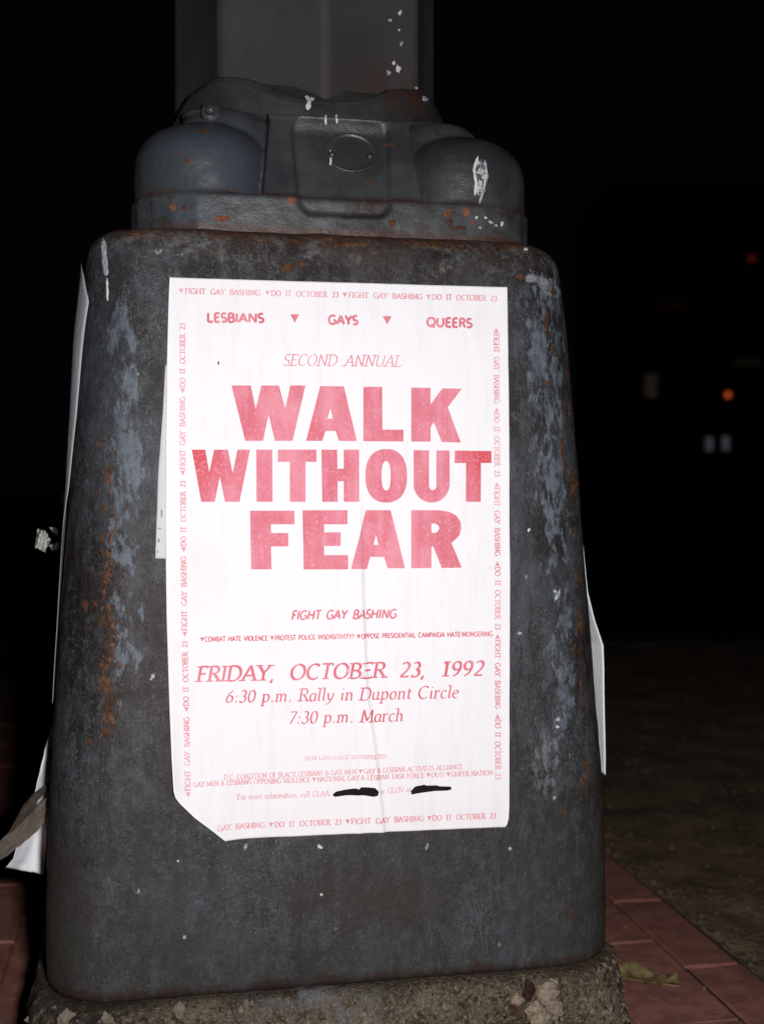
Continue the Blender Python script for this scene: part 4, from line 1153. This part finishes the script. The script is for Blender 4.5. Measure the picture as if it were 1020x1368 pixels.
# ================================================================== LEAVES
def leaf(name, label, loc, rz, L, wd, mat, curl, seed):
    def fn(u, v):
        t = u * 2 - 1; ww = wd * max(.02, (math.sin(math.pi * u) ** .7)) * (1 + .25 * math.sin(u * 26) + .3 * noise.noise(Vector((u * 6, v, seed))))
        s = (v - .5) * 2
        return (t * L / 2, s * ww / 2 + .004 * math.sin(u * 5), .004 + curl * (s * s) * (.6 + .4 * math.sin(u * 7)) + .006 * u * u + .002 * noise.noise(Vector((u * 9, v * 6, seed))))
    vs, fs = grid(40, 10, fn)
    e = empty(name, loc, rz); tag(e, label, 'leaf')
    o = mesh('blade', vs, fs, mat, e, True)
    s_ = o.modifiers.new('thickness', 'SOLIDIFY'); s_.thickness = .0003
    bm = bmesh.new()
    bbox(bm, -L / 2 - .012, L / 2, -.0007, .0007, .0036, .0050); frombm('midrib', bm, mat, e)
def gp(px, py, z=0):
    d = ray(px, py); t = (z - CAM_Z) / d.z; return (O + d * t)
p = gp(862, 1318); leaf('dead_leaf', 'curled yellow dead leaf on the brick beside the footing', (p.x, p.y, .001), R(-22), .066, .026, M['leaf'], .012, 3)
p = gp(822, 1128); leaf('dead_leaf', 'small dark dead leaf lying at the asphalt edge behind the pedestal', (p.x, p.y, .001), R(8), .05, .02, M['darkleaf'], .010, 8)

# ================================================================== FAR SIDE OF THE CIRCLE
bld = empty('far_building', (13, 40, 0))
tag(bld, 'dark building far off at right with a few dim lit panes', 'building')
def far(px, py, Y): d = ray(px, py); return O + d * (Y / d.y)
b0 = Vector((13, 40, 0))
bm = bmesh.new(); bbox(bm, -5.2, 6.0, .3, 8, -.15, 10.5); frombm('wall', bm, M['facade'], bld)
bm = bmesh.new(); bbox(bm, -5.4, 6.2, .1, 8.2, 10.5, 10.9); frombm('cornice', bm, M['facade'], bld)
def window(x, z, w_, h_, mat, name='window'):
    bm = bmesh.new(); bbox(bm, x - w_ / 2 - .1, x + w_ / 2 + .1, .18, .297, z - h_ / 2 - .1, z + h_ / 2 + .1)
    fr = frombm(name, bm, M['metal'], bld)
    bm = bmesh.new(); bbox(bm, x - w_ / 2, x + w_ / 2, .12, .177, z - h_ / 2, z + h_ / 2); frombm('pane', bm, mat, fr)
for zc in (5.6, 9.1):
    for xc in (-3.4, -.6, 2.2, 4.6): window(xc, zc, .9, 1.5, M['darkglass'])
p = far(870, 515, 40) - b0; window(p.x, p.z, .42, .78, M['win1'])
p = far(948, 593, 40) - b0; q = far(970, 592, 40) - b0
bm = bmesh.new(); bbox(bm, p.x - .45, q.x + .45, .15, .297, -.1, 2.9); dr = frombm('door', bm, M['metal'], bld)
for c in (p, q):
    bm = bmesh.new(); bbox(bm, c.x - .10, c.x + .10, .09, .147, c.z - .22, c.z + .22); frombm('pane', bm, M['win2'], dr)
p = far(1000, 483, 40) - b0; window(p.x, p.z, .85, .22, M['win3'])
p = far(900, 408, 40) - b0; bm = bmesh.new(); bbox(bm, p.x - .42, p.x + .42, .1, .297, p.z - .10, p.z + .10); frombm('sign', bm, M['sign'], bld)
p = far(1003, 345, 40) - b0
bm = bmesh.new(); bmesh.ops.create_uvsphere(bm, u_segments=16, v_segments=10, radius=.10); bmesh.ops.translate(bm, vec=(p.x, .0, p.z), verts=bm.verts)
frombm('wall_lamp', bm, M['lampdim'], bld, True)
bm = bmesh.new(); bbox(bm, p.x - .05, p.x + .05, .05, .297, p.z - .05, p.z + .05); frombm('lamp_bracket', bm, M['metal'], bld)
p = far(970, 528, 30)
ts = empty('traffic_signal', (p.x, 30, -.16)); tag(ts, 'distant traffic signal showing a small orange-red light', 'traffic light')
zl = p.z + .16
bm = bmesh.new(); bmesh.ops.create_cone(bm, cap_ends=True, segments=16, radius1=.08, radius2=.06, depth=zl + .1); bmesh.ops.translate(bm, vec=(.45, .1, (zl + .1) / 2), verts=bm.verts)
frombm('pole', bm, M['metal'], ts, True)
bm = bmesh.new(); bbox(bm, .16, .45, .03, .09, zl - .1, zl - .04); frombm('bracket', bm, M['metal'], ts)
bm = bmesh.new(); bbox(bm, -.17, .17, -.1, .12, zl - .72, zl + .2); bmesh.ops.bevel(bm, geom=bm.edges[:], offset=.03, segments=2, affect='EDGES'); frombm('housing', bm, M['metal'], ts)
for i in range(3):
    bm = bmesh.new(); bmesh.ops.create_uvsphere(bm, u_segments=16, v_segments=10, radius=.075 if i == 0 else .1)
    for v in bm.verts: v.co.y *= .3
    bmesh.ops.translate(bm, vec=(0, -.105, zl - i * .27), verts=bm.verts)
    frombm('lens', bm, M['lampred'] if i == 0 else M['darkglass'], ts, True)
    bm = bmesh.new(); vs, fs = grid(10, 1, lambda u, v: (-.13 * math.cos(math.pi * u), -.101 - v * .16, zl - i * .27 + .13 * math.sin(math.pi * u)))
    bm.free(); o = mesh('visor', vs, fs, M['metal'], ts, True); s = o.modifiers.new('thickness', 'SOLIDIFY'); s.thickness = .006
